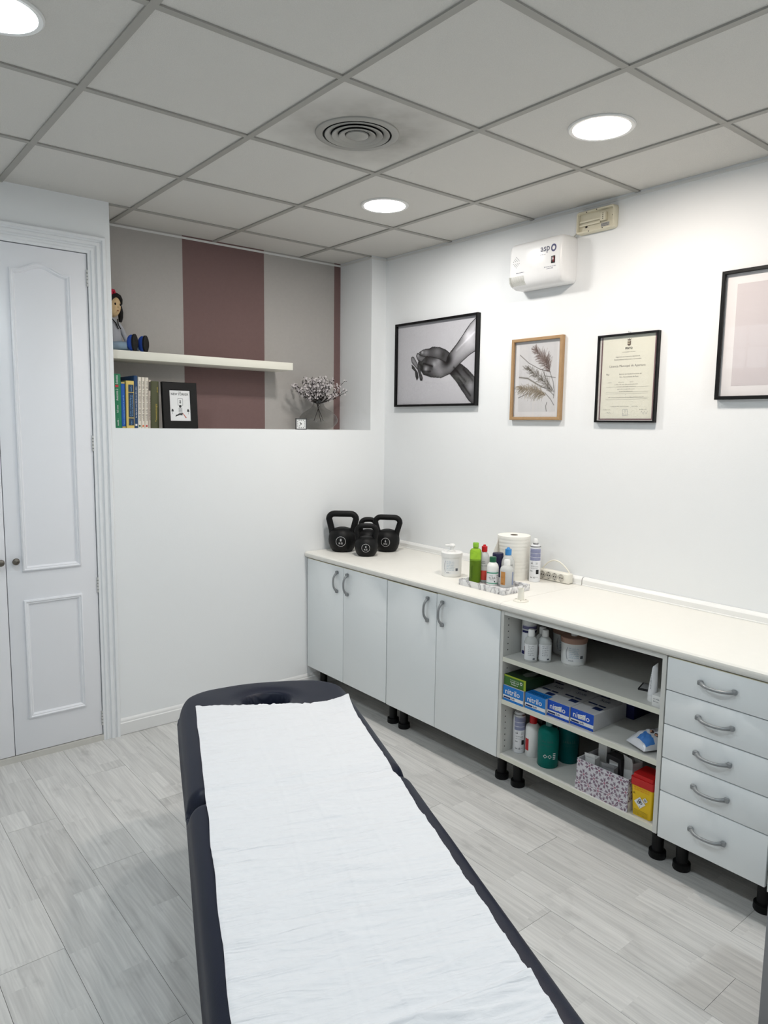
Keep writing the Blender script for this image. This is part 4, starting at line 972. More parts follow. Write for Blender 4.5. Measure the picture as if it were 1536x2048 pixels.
# floral box
fx, fy0, fy1, fz = -.588, -2.012, -2.250, .132
fb = thing('storage_box', 'open white storage box with a mauve floral pattern on the bottom shelf', 'box', (fx, fy0, Z3)); fw_ = fy0-fy1; fd = .16
FC = mat('floral_box_card', (222, 220, 224), .6)
for a in ((0, .0025, -fw_, 0), (fd-.0025, fd, -fw_, 0), (.0025, fd-.0025, -fw_, -fw_+.0025), (.0025, fd-.0025, -.0025, 0)): B().box(*a, .003, fz).obj('side_wall', FC, fb, smooth=False)
B().box(0, fd, -fw_, 0, 0, .003).obj('bottom', FC, fb, smooth=False)
def floral(seed):
    rg = random.Random(seed); motifs = []
    for i in range(9):
        for j in range(6): motifs.append(((i+.5*(j % 2))*.047+rg.uniform(-.004, .004)-.01, j*.041+rg.uniform(-.004, .004)-.005, rg.uniform(0, PI)))
    def fn(X, Y):
        C = np.empty(X.shape+(3,)); C[...] = (.84, .83, .85)
        for mx_, my_, a0 in motifs:
            for k in range(6):
                a = a0+k*PI/3; p0 = (mx_, my_); p1 = (mx_+.017*math.cos(a), my_+.017*math.sin(a)); d = segdist(p0, p1, X, Y)
                C[d < .0008] = (.55, .36, .45)
                for f, sgn in ((.5, 1), (.5, -1), (.75, 1), (.75, -1), (1, 1), (1, -1)):
                    bx_, by_ = mx_+.017*f*math.cos(a), my_+.017*f*math.sin(a); e = a+sgn*.8
                    C[segdist((bx_, by_), (bx_+.006*math.cos(e), by_+.006*math.sin(e)), X, Y) < .0011] = (.42, .30, .40)
            C[np.hypot(X-mx_, Y-my_) < .004] = (.70, .48, .55)
        return C
    return fn
o = print_grid('front_pattern', 0, fw_, .003, fz, 200, 110, floral(3), fb, 0); o.rotation_euler = RWALL; o.location = (-.0007, 0, 0)
o = print_grid('side_pattern', 0, fd, .003, fz, 130, 110, floral(5), fb, 0); o.rotation_euler = BWALL; o.location = (0, -fw_-.0007, 0)
sl = B().box(-.003, -.0008, -fw_-.003, .003, 0, .038).box(-.003, fd, -fw_-.003, -fw_-.0008, 0, .038); sl = sl.obj('base_sleeve', FC, fb, smooth=False)
o = print_grid('sleeve_pattern', -.003, fw_+.003, 0, .038, 200, 34, floral(9), sl, 0); o.rotation_euler = RWALL; o.location = (-.0036, 0, 0)
def slim(lab, x, y, w, d_, h, rz, m, open_=True):
    t = thing('slim_carton', lab, 'box', (x, y, Z3+.0032), rz, 'cartons standing in the floral box')
    if open_:
        for a in ((-d_/2, -d_/2+.0015, -w/2, w/2), (d_/2-.0015, d_/2, -w/2, w/2), (-d_/2, d_/2, -w/2, -w/2+.0015), (-d_/2, d_/2, w/2-.0015, w/2)): B().box(*a, 0, h).obj('wall', m, t, smooth=False)
        B().box(-d_/2, d_/2, -w/2, w/2, 0, .002).obj('bottom', m, t, smooth=False)
        B().add([(-d_/2, -w/2, h), (-d_/2, w/2, h), (-d_/2-.006, w/2, h+.02), (-d_/2-.006, -w/2, h+.02)], [(0, 1, 2, 3)]).obj('flap', m, t, smooth=False)
    else:
        B().rbox(-d_/2, d_/2, -w/2, w/2, 0, h, .001, 1).obj('carton_body', m, t); B().box(-d_/2-.0006, -d_/2-.0002, -w*.3, w*.3, h*.75, h*.88).obj('sticker', LABW, t, smooth=False)
    return t
WC = mat('white_carton', (232, 232, 230)); GC = mat('grey_carton', (150, 150, 152), .6)
slim('small open white carton at the left in the floral box', -.540, -2.052, .045, .04, .135, .1, WC)
slim('tall white carton standing at the back of the floral box', -.470, -2.062, .04, .03, .175, 0, WC, False)
slim('dark grey carton in the middle of the floral box', -.485, -2.135, .07, .05, .155, -.1, mat('charcoal_carton', (58, 56, 58), .6), False)
slim('open pale carton in front in the floral box', -.547, -2.140, .05, .04, .128, .2, GC)
slim('tall white leaning carton at the right in the floral box', -.485, -2.205, .05, .05, .160, -.3, WC)
# sharps container
sh = thing('sharps_container', 'yellow sharps container with a red lid on the bottom shelf', 'sharps container', (-.535, -2.3055, Z3), 0)
def taper(b, w0, d0, w1, d1, z0, z1, r=.008):
    def rr(w, d, z):
        o_ = []
        for sx, sy, a0 in ((1, 1, 0), (-1, 1, PI/2), (-1, -1, PI), (1, -1, 3*PI/2)):
            for k in range(5): a = a0+PI/2*k/4; o_.append((sx*(d/2-r)+r*math.cos(a), sy*(w/2-r)+r*math.sin(a), z))
        return o_
    n = 20; b.add(rr(w0, d0, z0)+rr(w1, d1, z1), [tuple(range(n))[::-1], tuple(range(n, 2*n))]+[(i, (i+1) % n, n+(i+1) % n, n+i) for i in range(n)]); return b
taper(B(), .078, .088, .092, .100, 0, .128).obj('tub', mat('sharps_yellow', (238, 196, 20), .35), sh, ang=30)
lidb = B(); taper(lidb, .096, .104, .097, .105, .122, .152); taper(lidb, .088, .096, .084, .092, .152, .166); lidb.obj('lid', mat('sharps_red', (196, 30, 30), .35), sh, ang=30)
FRS = Matrix.Translation((-.0452, 0, 0)) @ Matrix.Rotation(-.0468, 4, 'Y') @ Matrix(((0, 0, -1, 0), (-1, 0, 0, 0), (0, 1, 0, 0), (0, 0, 0, 1)))
def sp_(nm, m, fn, dz):
    q = B(); q.M = FRS @ Matrix.Translation((0, 0, dz)); fn(q); q.obj(nm, m, sh, smooth=False, recalc=False)
sp_('warning_band', mat('sharps_orange', (226, 110, 24), .4), lambda q: (q.scribble(0, .117, 0, .066, .007, 4), q.scribble(0, .108, 0, .066, .006, 5)), .0012)
sp_('hazard_diamond', LABW, lambda q: (q.poly([(-.006, .058-.024), (.018, .058), (-.006, .058+.024), (-.030, .058)], 0), q.poly([(.016, .076-.011), (.027, .076), (.016, .076+.011), (.005, .076)], .0002)), .0012)
def bio(q):
    q.ring2(-.006, .062, .0020, .0034, 0, 16)
    for k in range(3):
        a = PI/2+k*2*PI/3; q.ring2(-.006+.0062*math.cos(a), .062+.0062*math.sin(a), .0034, .0056, .0001, 18)
    q.ring2(.016, .076, .003, .005, 0, 14); q.poly([(-.008, .040), (-.004, .040), (-.006, .044)], 0)
    q.text('2L', -.030, .092, 0, h=.007, bold=.02)
    for k in range(5): q.scribble(0, .026-.0045*k, 0, .06-.006*(k == 4), .003, k+3)
sp_('hazard_print', BLK, bio, .0018)

# ================================================================== ON THE RIGHT WALL
PANE = pane_mat()
def frame(name, lab, u0, u1, z0, z1, bw, dep, m, cat='framed picture', glass=True):
    """u = -y world; local origin at lower left, x right, y up, z out of the wall"""
    t = thing(name, lab, cat, (-.001, -u0, z0), 0, None, RWALL); w, h = u1-u0, z1-z0
    b = B(); P = [(0, 0), (0, dep-.002), (-.002, dep), (-bw+.0015, dep), (-bw, dep-.002), (-bw, dep-.012)]
    b.sweep([(0, 0), (0, h), (w, h), (w, 0)], P, closed=True); b.obj('frame', m, t, ang=30)
    B().box(bw*.5, w-bw*.5, bw*.5, h-bw*.5, .002, .005).obj('backing', mat('backing_board', (120, 110, 100), .8), t, smooth=False)
    if glass: B().rect(bw*.6, w-bw*.6, bw*.6, h-bw*.6, dep-.010).obj('glass', PANE, t, smooth=False)
    return t, w, h
FBLK = mat('frame_black', (9, 9, 10), .45, spec=.3); FOAK = mat('frame_oak', (170, 138, 100), .5, noise_=(60, .12))

# ---- clasped hands drawing
U0, U1, ZA, ZB_ = .126, .838, 1.762, 2.274
t, w, h = frame('hands_picture', 'black framed charcoal drawing of two clasped hands', U0, U1, ZA, ZB_, .013, .028, FBLK)
HP = dict(
 upper=[(.83, 2.262), (.83, 2.075), (.762, 2.047), (.692, 2.005), (.616, 1.951), (.536, 1.929), (.447, 1.937), (.379, 1.955), (.355, 1.983), (.342, 2.014), (.33, 2.041), (.375, 2.064), (.444, 2.057), (.511, 2.042), (.577, 2.016), (.586, 2.044), (.612, 2.075), (.668, 2.121), (.717, 2.171), (.765, 2.219)],
 back=[(.34, 2.09), (.374, 2.103), (.431, 2.105), (.459, 2.114), (.52, 2.106), (.569, 2.089), (.602, 2.069), (.592, 2.037), (.572, 2.012), (.511, 2.036), (.444, 2.050), (.375, 2.060), (.346, 2.073)],
 lower=[(.693, 2.004), (.755, 1.966), (.83, 1.905), (.83, 1.75), (.771, 1.791), (.719, 1.843), (.665, 1.902), (.61, 1.948)],
 f1=[(.264, 2.061), (.276, 2.067), (.288, 2.063), (.318, 2.027), (.343, 1.991), (.331, 1.984), (.301, 2.008), (.271, 2.033)],
 f2=[(.271, 2.018), (.295, 2.001), (.326, 1.969), (.333, 1.938), (.321, 1.923), (.309, 1.946), (.302, 1.978), (.274, 1.998)],
 f3=[(.33, 2.03), (.354, 2.006), (.355, 1.967), (.373, 1.936), (.368, 1.919), (.351, 1.922), (.341, 1.953), (.325, 1.992)],
 thumb=[(.311, 2.069), (.318, 2.083), (.333, 2.083), (.350, 2.070), (.40, 2.060), (.360, 2.030), (.324, 2.047)])
def hands(X, Y):
    U = X+U0; V = Y+ZA; C = np.full(U.shape, .795)
    def lay(p, base, edge, ew, grads=(), spots=()):
        nonlocal C
        I = inside(p, U, V); d = polydist(p, U, V); v = np.full(U.shape, base) - edge*np.exp(-d/ew)
        for (a, b, k) in grads: v += k*((U-a[0])*b[0]+(V-a[1])*b[1])
        for (cx, cy, r, k) in spots: v += k*np.exp(-((U-cx)**2+(V-cy)**2)/r**2)
        C = np.where(I, np.clip(v, .05, .95), C); C = np.where(d < .0022, np.minimum(C, .10), C)
    lay(HP['lower'], .27, .15, .02, (((.69, 1.96), (1, -.3), .9),), ((.78, 1.87, .03, .22), (.70, 1.93, .03, .08)))
    lay(HP['f2'], .22, .1, .008); lay(HP['f1'], .60, .25, .008)
    lay(HP['back'], .34, .14, .012, (), ((.40, 2.085, .022, .22), (.365, 2.09, .012, .4), (.50, 2.085, .03, .14), (.55, 2.06, .02, -.12)))
    lay(HP['upper'], .60, .34, .022, (((.60, 2.0), (1, .6), .9),), ((.515, 2.038, .030, .28), (.47, 2.01, .02, .22), (.40, 1.985, .018, .32), (.53, 1.955, .05, .14), (.45, 1.995, .02, -.22), (.56, 2.00, .04, -.18), (.40, 2.03, .025, -.14), (.60, 2.03, .03, -.35), (.36, 2.0, .02, -.2), (.74, 2.16, .035, .18)))
    lay(HP['thumb'], .50, .22, .009, (), ((.328, 2.072, .01, .22),)); lay(HP['f3'], .32, .2, .008)
    for a, b, k in (((.38, 2.02), (.46, 2.0), .25), ((.36, 1.975), (.44, 1.97), .2), ((.62, 2.08), (.73, 2.19), .25), ((.64, 1.985), (.74, 1.9), .2), ((.68, 1.92), (.78, 1.82), .2), ((.72, 1.97), (.80, 1.90), .15), ((.66, 2.08), (.80, 2.17), -.12)):
        m = inside(HP['upper'], U, V) | inside(HP['lower'], U, V); C = np.where(m, C-k*np.exp(-(segdist(a, b, U, V)/.006)**2), C)
    rg = np.random.RandomState(1); C = C+rg.normal(0, .012, C.shape)
    C = np.clip(C, .04, .95); return np.stack([C, C*.995, np.minimum(1, C*1.02)], -1)
print_grid('drawing', .011, w-.011, .011, h-.011, 260, 190, hands, t, .0075)

# ---- reed print
RU0, RU1, RZA, RZB = 1.088, 1.417, 1.682, 2.103
t, w, h = frame('reeds_picture', 'oak framed print of dry reed plumes', RU0, RU1, RZA, RZB, .016, .022, FOAK)
PLU = [([(1.335, 1.924), (1.30, 1.985), (1.235, 2.045)], .046, 330, (.33, .27, .25)), ([(1.356, 1.825), (1.28, 1.895), (1.185, 1.951)], .032, 230, (.28, .26, .23)), ([(1.312, 1.807), (1.23, 1.835), (1.134, 1.851)], .044, 360, (.42, .38, .32))]
STM = [[(1.136, 2.021), (1.197, 1.976), (1.265, 1.944), (1.339, 1.924)], [(1.335, 1.924), (1.357, 1.876), (1.367, 1.831), (1.363, 1.793)], [(1.136, 1.905), (1.192, 1.898), (1.261, 1.863), (1.335, 1.832), (1.365, 1.806)], [(1.132, 1.798), (1.196, 1.82)], [(1.286, 1.939), (1.317, 1.884), (1.364, 1.825)], [(1.307, 1.906), (1.37, 1.895)], [(1.312, 1.817), (1.346, 1.787), (1.367, 1.758)], [(1.322, 1.772), (1.316, 1.752), (1.321, 1.727)]]
def reeds(X, Y):
    U = X+RU0; V = Y+RZA; C = np.empty(U.shape+(3,)); C[...] = (.86, .855, .86)
    I = (U > 1.132) & (U < 1.378) & (V > 1.725) & (V < 2.072); C[I] = (.815, .81, .815)
    for s_ in STM:
        d = polydist(s_, U, V, False); k = np.exp(-(d/.0016)**2)[..., None]; C = C*(1-k*.85)+np.array((.25, .24, .22))*k*.85
    d = polydist(STM[2][:4], U, V, False); k = (np.exp(-(d/.004)**2)*(U < 1.29)*.6)[..., None]; C = C*(1-k)+np.array((.40, .38, .34))*k
    rg = random.Random(3)
    for path, wd, n, col in PLU:
        for i in range(n):
            f = rg.random(); q = min(int(f*2), 1); g = f*2-q; a, b = path[q], path[q+1]; x, y = a[0]+(b[0]-a[0])*g, a[1]+(b[1]-a[1])*g
            dx, dy = b[0]-a[0], b[1]-a[1]; l = math.hypot(dx, dy); dx, dy = dx/l, dy/l; sgn = rg.choice((-1, 1)); spread = wd*math.sin(PI*(.15+.8*f))*rg.random()
            ex, ey = x-sgn*dy*spread+dx*.024*rg.uniform(.2, 1.6), y+sgn*dx*spread+dy*.024*rg.uniform(.2, 1.6); mx_, my_ = (x+ex)/2-sgn*dy*.004, (y+ey)/2+sgn*dx*.004
            if path is PLU[2][0] : ey -= .02*rg.random()
            d = np.minimum(segdist((x, y), (mx_, my_), U, V), segdist((mx_, my_), (ex, ey), U, V)); tone = rg.uniform(.8, 1.5)
            k = (np.exp(-(d/.0009)**2)*.6)[..., None]; C = C*(1-k)+np.minimum(.8, np.array(col)*tone)*k
    return C
print_grid('print', .013, w-.013, .013, h-.013, 190, 250, reeds, t, .0055)

# ---- certificate
CU0, CU1, CZA, CZB = 1.620, 1.934, 1.672, 2.078
t, w, h = frame('certificate', 'black framed municipal opening licence on cream paper', CU0, CU1, CZA, CZB, .009, .022, FBLK, 'certificate')
B().rect(.006, w-.006, .006, h-.006, .006).obj('mount', mat('mount_white', (240, 238, 234), .6), t, smooth=False)
PUR = mat('border_mauve', (118, 90, 92), .6)
B().rect(.016, .0225, .012, h-.009, .0064).rect(w-.0225, w-.016, .012, h-.009, .0064).rect(.0225, w-.0225, .012, .0175, .0064).obj('coloured_border', PUR, t, smooth=False, recalc=False)['kind'] = 'stuff'
B().rect(.0235, w-.0235, .0185, h-.009, .0066).obj('paper', mat('cream_paper', (226, 225, 210), .6), t, smooth=False)
c_ = w/2; q = B()
q.text('PINTO', c_+.004, .339, .0072, w=.037, bold=.03); q.obj('town_name', BLK, t, smooth=False, recalc=False)
q = B(); q.ring2(c_+.004, .366, 0, .0001, .007, 8)
q.poly([(c_-.005, .355), (c_-.0015, .351), (c_+.004, .349), (c_+.0095, .351), (c_+.013, .355), (c_+.013, .372), (c_-.005, .372)], .0070); q.poly([(c_-.004, .374), (c_+.012, .374), (c_+.014, .382), (c_+.008, .378), (c_+.004, .383), (c_, .378), (c_-.006, .382)], .0070)
q.obj('coat_of_arms', mat('crest_brown', (96, 84, 74), .6), t, smooth=False, recalc=False)
q = B()
for (x_, y_) in ((0, .366), (.0045, .366), (.009, .366), (0, .3585), (.0045, .3585), (.009, .3585)): q.rect(c_-.004+x_, c_-.001+x_, y_, y_+.004, .0073)
q.obj('crest_fields', mat('crest_pale', (214, 206, 180), .6), t, smooth=False, recalc=False)
q = B(); T = q.text
T('AYUNTAMIENTO DE PINTO', c_+.004, .322, .0072, w=.068); T('Negociado de Instalación y Apertura de', c_, .301, .0072, w=.125, shear=.2); T('Establecimientos Industriales y Comerciales', c_, .289, .0072, w=.14, shear=.2)
T('Licencia Municipal de Apertura', c_, .2585, .0072, w=.185); T('Por', .057, .2225, .0072, h=.0085); T('Decreto del Alcalde-Presidente del', c_+.018, .2225, .0072, w=.115); T('Ilmo. Ayuntamiento de Pinto', c_+.012, .209, .0072, w=.098)
q.obj('lettering', mat('faded_ink', (132, 128, 124), .6), t, smooth=False, recalc=False)
q = B()
for k, (y_, w_, x_, hh) in enumerate(((.186, .022, .07, .004), (.186, .03, .13, .004), (.186, .02, .185, .004), (.176, .125, c_, .0045), (.166, .10, c_, .004), (.154, .092, c_, .0045), (.144, .07, c_, .004), (.128, .006, c_, .004), (.117, .185, c_, .004), (.075, .10, c_-.03, .004), (.075, .03, c_+.05, .004), (.060, .045, .06, .0045), (.060, .038, w-.065, .0045))): q.scribble(x_, y_, .0072, w_, hh, k+40)
for y_ in (.1635, .1405, .133, .1145, .107): q.rect(.05, w-.045, y_-.0003, y_+.0003, .0071)
q.obj('small_print', mat('faded_ink2', (150, 148, 142), .6), t, smooth=False, recalc=False)
q = B(); q.sweep([(c_-.012, .03), (c_+.014, .032), (c_+.012, .062), (c_-.014, .060)], [(0, .0072), (.0012, .0072)], closed=True); q.scribble(c_, .040, .0072, .02, .004, 7); q.ring2(c_, .052, .004, .005, .0072, 14)
q.tube([(w-.075+.004*k, .045+.008*math.sin(k*1.7), .0073) for k in range(9)], .0004, 4); q.tube([(.06+.004*k, .045+.005*math.sin(k*2.1), .0073) for k in range(7)], .0003, 4)
q.obj('stamp_and_signatures', mat('stamp_blue', (168, 172, 178), .6), t, smooth=False, recalc=False)
n_ = B(); n_.tube([(c_+.004, h+.001, .006), (c_-.002, h+.006, .008), (c_+.004, h+.012, .01), (c_+.011, h+.007, .008), (c_+.006, h+.001, .006)], .0012, 6, closed=True); n_.obj('hanger', mat('nickel', (190, 188, 184), .3, .9), t)

# ---- big picture at the edge
t, w, h = frame('large_picture', 'black framed pale print with a white mat, cut by the right picture edge', 2.204, 2.924, 1.768, 2.284, .014, .028, FBLK)
B().rect(.008, w-.008, .008, h-.008, .008).obj('mat', mat('mat_white', (240, 236, 236), .6), t, smooth=False)
B().rect(.058, w-.058, .055, h-.055, .0084).obj('print', mat('pale_print', (214, 206, 208), .6, noise_=(3, .05)), t, smooth=False)

# ---- air purifier
ap = thing('air_purifier', 'white wall-mounted air purifier with a blue ring logo', 'air purifier', (-.001, -1.128, 2.340), 0, None, RWALL)
APW = mat('purifier_white', (240, 240, 240), .28, spec=.45)
W_, D_ = .338, .118
PR = [(0, .004), (.070, .000), (.098, .014), (.112, .034), (D_, .060), (D_, .178), (.113, .204), (.096, .222), (.070, .228), (0, .228)]
b = B(); vs = []; sec = []
for x_, ins in ((0, .030), (.004, .016), (.012, .006), (.026, 0), (W_-.026, 0), (W_-.012, .006), (W_-.004, .016), (W_, .030)):
    sec.append([(x_, min(max(y_, ins*.8), .228-ins*.8), max(0, z_-ins) if z_ > 0 else 0) for z_, y_ in PR])
n_ = len(PR); b.add([p for s_ in sec for p in s_], [tuple(range(n_))[::-1], tuple(range((len(sec)-1)*n_, len(sec)*n_))]+[(i*n_+k, i*n_+(k+1) % n_, (i+1)*n_+(k+1) % n_, (i+1)*n_+k) for i in range(len(sec)-1) for k in range(n_)])
o = b.obj('housing', APW, ap, ang=60)
zf = D_+.0006
q = B()
for r_ in range(-5, 6):
    if r_ == 0: continue
    for c in range(-(5-abs(r_)), 6-abs(r_), 1):
        if (c+r_) % 2 == 0: q.poly([(.058+c*.0062-.0028, .128+r_*.0062-.0012), (.058+c*.0062+.0028, .128+r_*.0062-.0004), (.058+c*.0062+.0028, .128+r_*.0062+.0014), (.058+c*.0062-.0028, .128+r_*.0062+.0006)], zf)
q.obj('speaker_slots', mat('slot_dark', (52, 56, 58), .8), ap, smooth=False, recalc=False)
q = B()
for k in range(22): x_ = .012+.0045*k; q.tube([(x_, .060, D_-.0005), (x_, .034, .1125), (x_+.001, .016, .099)], .0013, 5)
q.obj('ribbed_patch', mat('rib_grey', (198, 198, 190), .4), ap)
q = B(); q.text('asp', .238, .160, zf, w=.056, bold=.012); q.obj('brand_letters', mat('logo_grey', (66, 70, 96), .5), ap, smooth=False, recalc=False)
q = B(); q.ring2(.289, .163, .0085, .0160, zf, 36, 1.0, 1.12); q.obj('ring_logo', mat('logo_navy', (36, 38, 92), .5), ap, smooth=False, recalc=False)
q = B(); q.scribble(.225, .141, zf, .036, .004, 3); q.scribble(.27, .079, zf, .07, .0055, 4); q.scribble(.27, .070, zf, .04, .0055, 5); q.scribble(.085, .076, zf, .052, .0055, 6); q.obj('small_print', NI, ap, smooth=False, recalc=False)
B().rbox(.277, .299, .091, .125, D_-.001, D_+.003, .0015).obj('rocker_switch', mat('switch_black', (22, 20, 22), .3), ap)
B().rbox(.288, .296, .096, .120, D_+.0028, D_+.0042, .0005).obj('switch_light', mat('switch_red', (120, 20, 26), .3), ap)

# ---- emergency lamp base without its cover
em = thing('emergency_lamp', 'yellowed emergency lamp base without its cover, above the air purifier', 'emergency lamp', (-.001, -1.474, 2.562), 0, None, RWALL)
EY = mat('yellowed_plastic', (222, 216, 194), .45); W2, H2, D2 = .212, .104, .032
b = B(); b.sweep([(0, .012), (0, H2-.012), (.004, H2-.004), (.012, H2), (W2-.014, H2), (W2-.004, H2-.004), (W2, H2-.014), (W2, .014), (W2-.004, .004), (W2-.014, 0), (.012, 0), (.004, .004)], [(0, 0), (-.001, D2-.004), (-.004, D2), (-.010, D2), (-.012, D2-.008), (-.012, .012)], closed=True); b.obj('housing', EY, em, ang=40)
B().box(.010, W2-.010, .010, H2-.010, .0, .014).obj('back_plate', EY, em, smooth=False)
for k in (0, 1): B().rbox(.012, .135-.006*k, .052-.017*k, .062-.017*k, .014, .022, .003).obj('tube_channel', mat('channel_cream', (232, 226, 204), .4), em)
B().rbox(.135, .165, .040, .078, .014, .034, .003).obj('connector', EY, em)
q = B()
for k in range(4): q.M = Matrix.Translation((.151, .048+.008*k, .0338)); q.lathe([(0, .0006), (.0022, .0006), (.0022, 0)], 8)
for x_, y_ in ((.060, .094), (.115, .096), (.075, .006), (.150, .007), (.190, .060)): q.M = Matrix.Translation((x_, y_, D2+.0002 if y_ < .02 or y_ > .09 else .0142)); q.lathe([(0, .001), (.0026, .001), (.0026, 0)], 8)
q.M = None; q.box(.045, .054, .028, .037, .0141, .018); q.obj('screws_and_holes', mat('screw_dark', (40, 36, 30), .6), em)
B().rect(.130, .175, .017, .034, .0146).obj('rating_label', mat('rating_label', (170, 170, 168), .5), em, smooth=False)
q = B(); q.scribble(.152, .029, .0149, .04, .004, 2); q.scribble(.152, .022, .0149, .038, .004, 3); q.obj('label_print', BLK, em, smooth=False, recalc=False)
cb_ = B().tube([(.006, .035, .008), (-.006, .025, .008), (-.014, .008, .01), (-.022, .004, .012)], .0028, 8); cb_.obj('cable', mat('cable_grey', (190, 188, 178), .5), em)

# ================================================================== NICHE
sh = thing('wall_shelf', 'cream floating wall shelf in the niche', 'shelf', (-1.19, YN-.002, 1.991))
B().rbox(-.555, .562, -.222, -.0005, -.022, .022, .0015).obj('board', mat('shelf_cream', (232, 230, 218), .4), sh)
SZ = 2.013
# ---- books
def dark(rgb, k): return tuple(int(c*k) for c in rgb)
def book(lab, x0, x1, hgt, dep, yf, rgb, lean=0, group='books standing in the niche', ztop=None, extra=None, name='book'):
    t = thing(name, lab, 'book', (x0, yf, ZS), 0, group, (0, lean, 0)); w = x1-x0
    cm = mat('cover_%d_%d_%d' % rgb, rgb, .45)
    c = B(); c.box(0, .002, 0, dep, 0, hgt).box(w-.002, w, 0, dep, 0, hgt)
    vs = []; n = 8
    for k in range(n+1): a = PI*k/n; vs.append((w/2-w/2*math.cos(a), -.0035*math.sin(a)))
    for z0_ in (0,): c.add([(x, y, 0) for x, y in vs]+[(x, y, hgt) for x, y in vs]+[(0, .002, 0), (w, .002, 0), (0, .002, hgt), (w, .002, hgt)], [(k, k+1, n+2+k, n+1+k) for k in range(n)]+[tuple(range(n+1))[::-1], tuple(range(n+1, 2*n+2))])
    c.obj('cover', cm, t, ang=30)
    B().box(.002, w-.002, .003, dep-.003, .003, hgt-.003).obj('pages', mat('book_pages', (226, 220, 204), .8), t, smooth=False)
    if extra:
        SPN = Matrix(((1, 0, 0, w/2), (0, 0, -1, -.0040), (0, 1, 0, 0), (0, 0, 0, 1)))
        for nm, m, fn in extra:
            q = B(); q.M = SPN; fn(q, w, hgt); q.obj(nm, m, t, smooth=False, recalc=False)['kind'] = 'stuff'
    return t
YEL = mat('gold_ink', (206, 180, 80), .5)
def up_text(s_, cz, L, hh): return lambda q, w, h_: q.text(s_, 0, cz, .0002, w=L, h=hh, rot=PI/2, bold=.01)
book('tall green book with a red square on its spine, leftmost in the niche', -1.737, -1.6865, .276, .2, .085, (28, 120, 82), .0, extra=[('title', WINK, lambda q, w, h_: (q.text('Sobotta', .004, .246, .0002, w=.045, h=.013, rot=PI/2), q.text('Anatomía', .004, .165, .0002, w=.05, h=.011, rot=PI/2), q.text('2', .004, .197, .0002, h=.011, rot=PI/2), q.scribble(.004, .1, .0002, .04, .008, 4, rot=PI/2), q.scribble(.004, .03, .0002, .035, .008, 5, rot=PI/2))), ('red_square', mat('red_ink', (200, 50, 60), .5), lambda q, w, h_: q.rect(-.004, .012, .208, .220, .0003))])
book('thin bright blue book with a yellow foot next to the green one', -1.686, -1.6635, .236, .18, .090, (24, 86, 170), .0, extra=[('yellow_bands', YEL, lambda q, w, h_: (q.rect(-w*.4, w*.4, h_-.008, h_-.001, .0002), q.rect(-w*.4, w*.4, .001, .008, .0002))), ('title', mat('sky_ink', (120, 170, 220), .5), lambda q, w, h_: q.scribble(0, h_*.4, .0003, .15, .007, 6, rot=PI/2))])
book('yellow book with a navy panel on its spine', -1.663, -1.622, .244, .19, .082, (222, 196, 112), .012, extra=[('navy_panel', mat('spine_navy', (30, 56, 84), .5), lambda q, w, h_: (q.rect(-w*.24, w*.42, h_*.06, h_*.21, .0002), q.rect(-w*.24, w*.42, h_*.225, h_*.75, .0002), q.rect(-w*.24, w*.42, h_*.765, h_*.92, .0002))), ('title', mat('sky_ink', (120, 170, 220)), lambda q, w, h_: (q.scribble(0, h_*.48, .0004, h_*.46, .006, 3, rot=PI/2), q.scribble(.009, h_*.48, .0004, h_*.44, .006, 4, rot=PI/2), q.scribble(.004, h_*.84, .0004, h_*.12, .006, 5, rot=PI/2), q.scribble(.004, h_*.13, .0004, h_*.1, .006, 6, rot=PI/2)))])
book('dark blue narrow book right of the yellow one', -1.621, -1.6015, .272, .2, .088, (24, 62, 104), .014, extra=[('title', WINK, lambda q, w, h_: (q.scribble(0, h_*.5, .0003, h_*.6, .006, 8, rot=PI/2), q.rect(-w*.25, w*.25, .012, .022, .0003)))])
for k, (dot, lb) in enumerate((((40, 90, 60), 'left of three cream paperbacks, with a green dot at the foot'), ((220, 110, 60), 'middle of three cream paperbacks, with an orange dot at the foot'), ((190, 50, 50), 'right of three cream paperbacks, with a red dot at the foot'))):
    x_ = -1.601+.0185*k
    book(lb, x_, x_+.0178, .266, .19, .090, (228, 220, 206), .022+.003*k, extra=[('title', mat('spine_brown', (84, 70, 62), .5), lambda q, w, h_, k=k: (q.scribble(0, h_*.46, .0003, h_*.62, .0085, 20, rot=PI/2), q.scribble(0, h_*.86, .0003, h_*.16, .007, 21, rot=PI/2))), ('dot', mat('dot_%d' % k, dot, .5), lambda q, w, h_: q.ring2(0, .012, 0, .005, .0003, 14))])
book('thin grey-beige book with a dark spine head', -1.5445, -1.531, .254, .18, .093, (196, 184, 172), .03, extra=[('dark_head', mat('spine_dark', (70, 64, 58), .5), lambda q, w, h_: q.rect(-w*.45, w*.45, h_*.78, h_*.96, .0002)), ('title', mat('spine_brown', (84, 70, 62)), lambda q, w, h_: q.scribble(0, h_*.42, .0003, h_*.5, .006, 9, rot=PI/2))])
book('thick olive green book titled Traumatología', -1.530, -1.487, .248, .19, .088, (78, 80, 52), .012, extra=[('title', YEL, lambda q, w, h_: (q.text('Traumatología', .006, h_*.33, .0003, w=.095, h=.012, rot=PI/2), q.scribble(.012, h_*.83, .0003, .03, .006, 3, rot=PI/2)))])
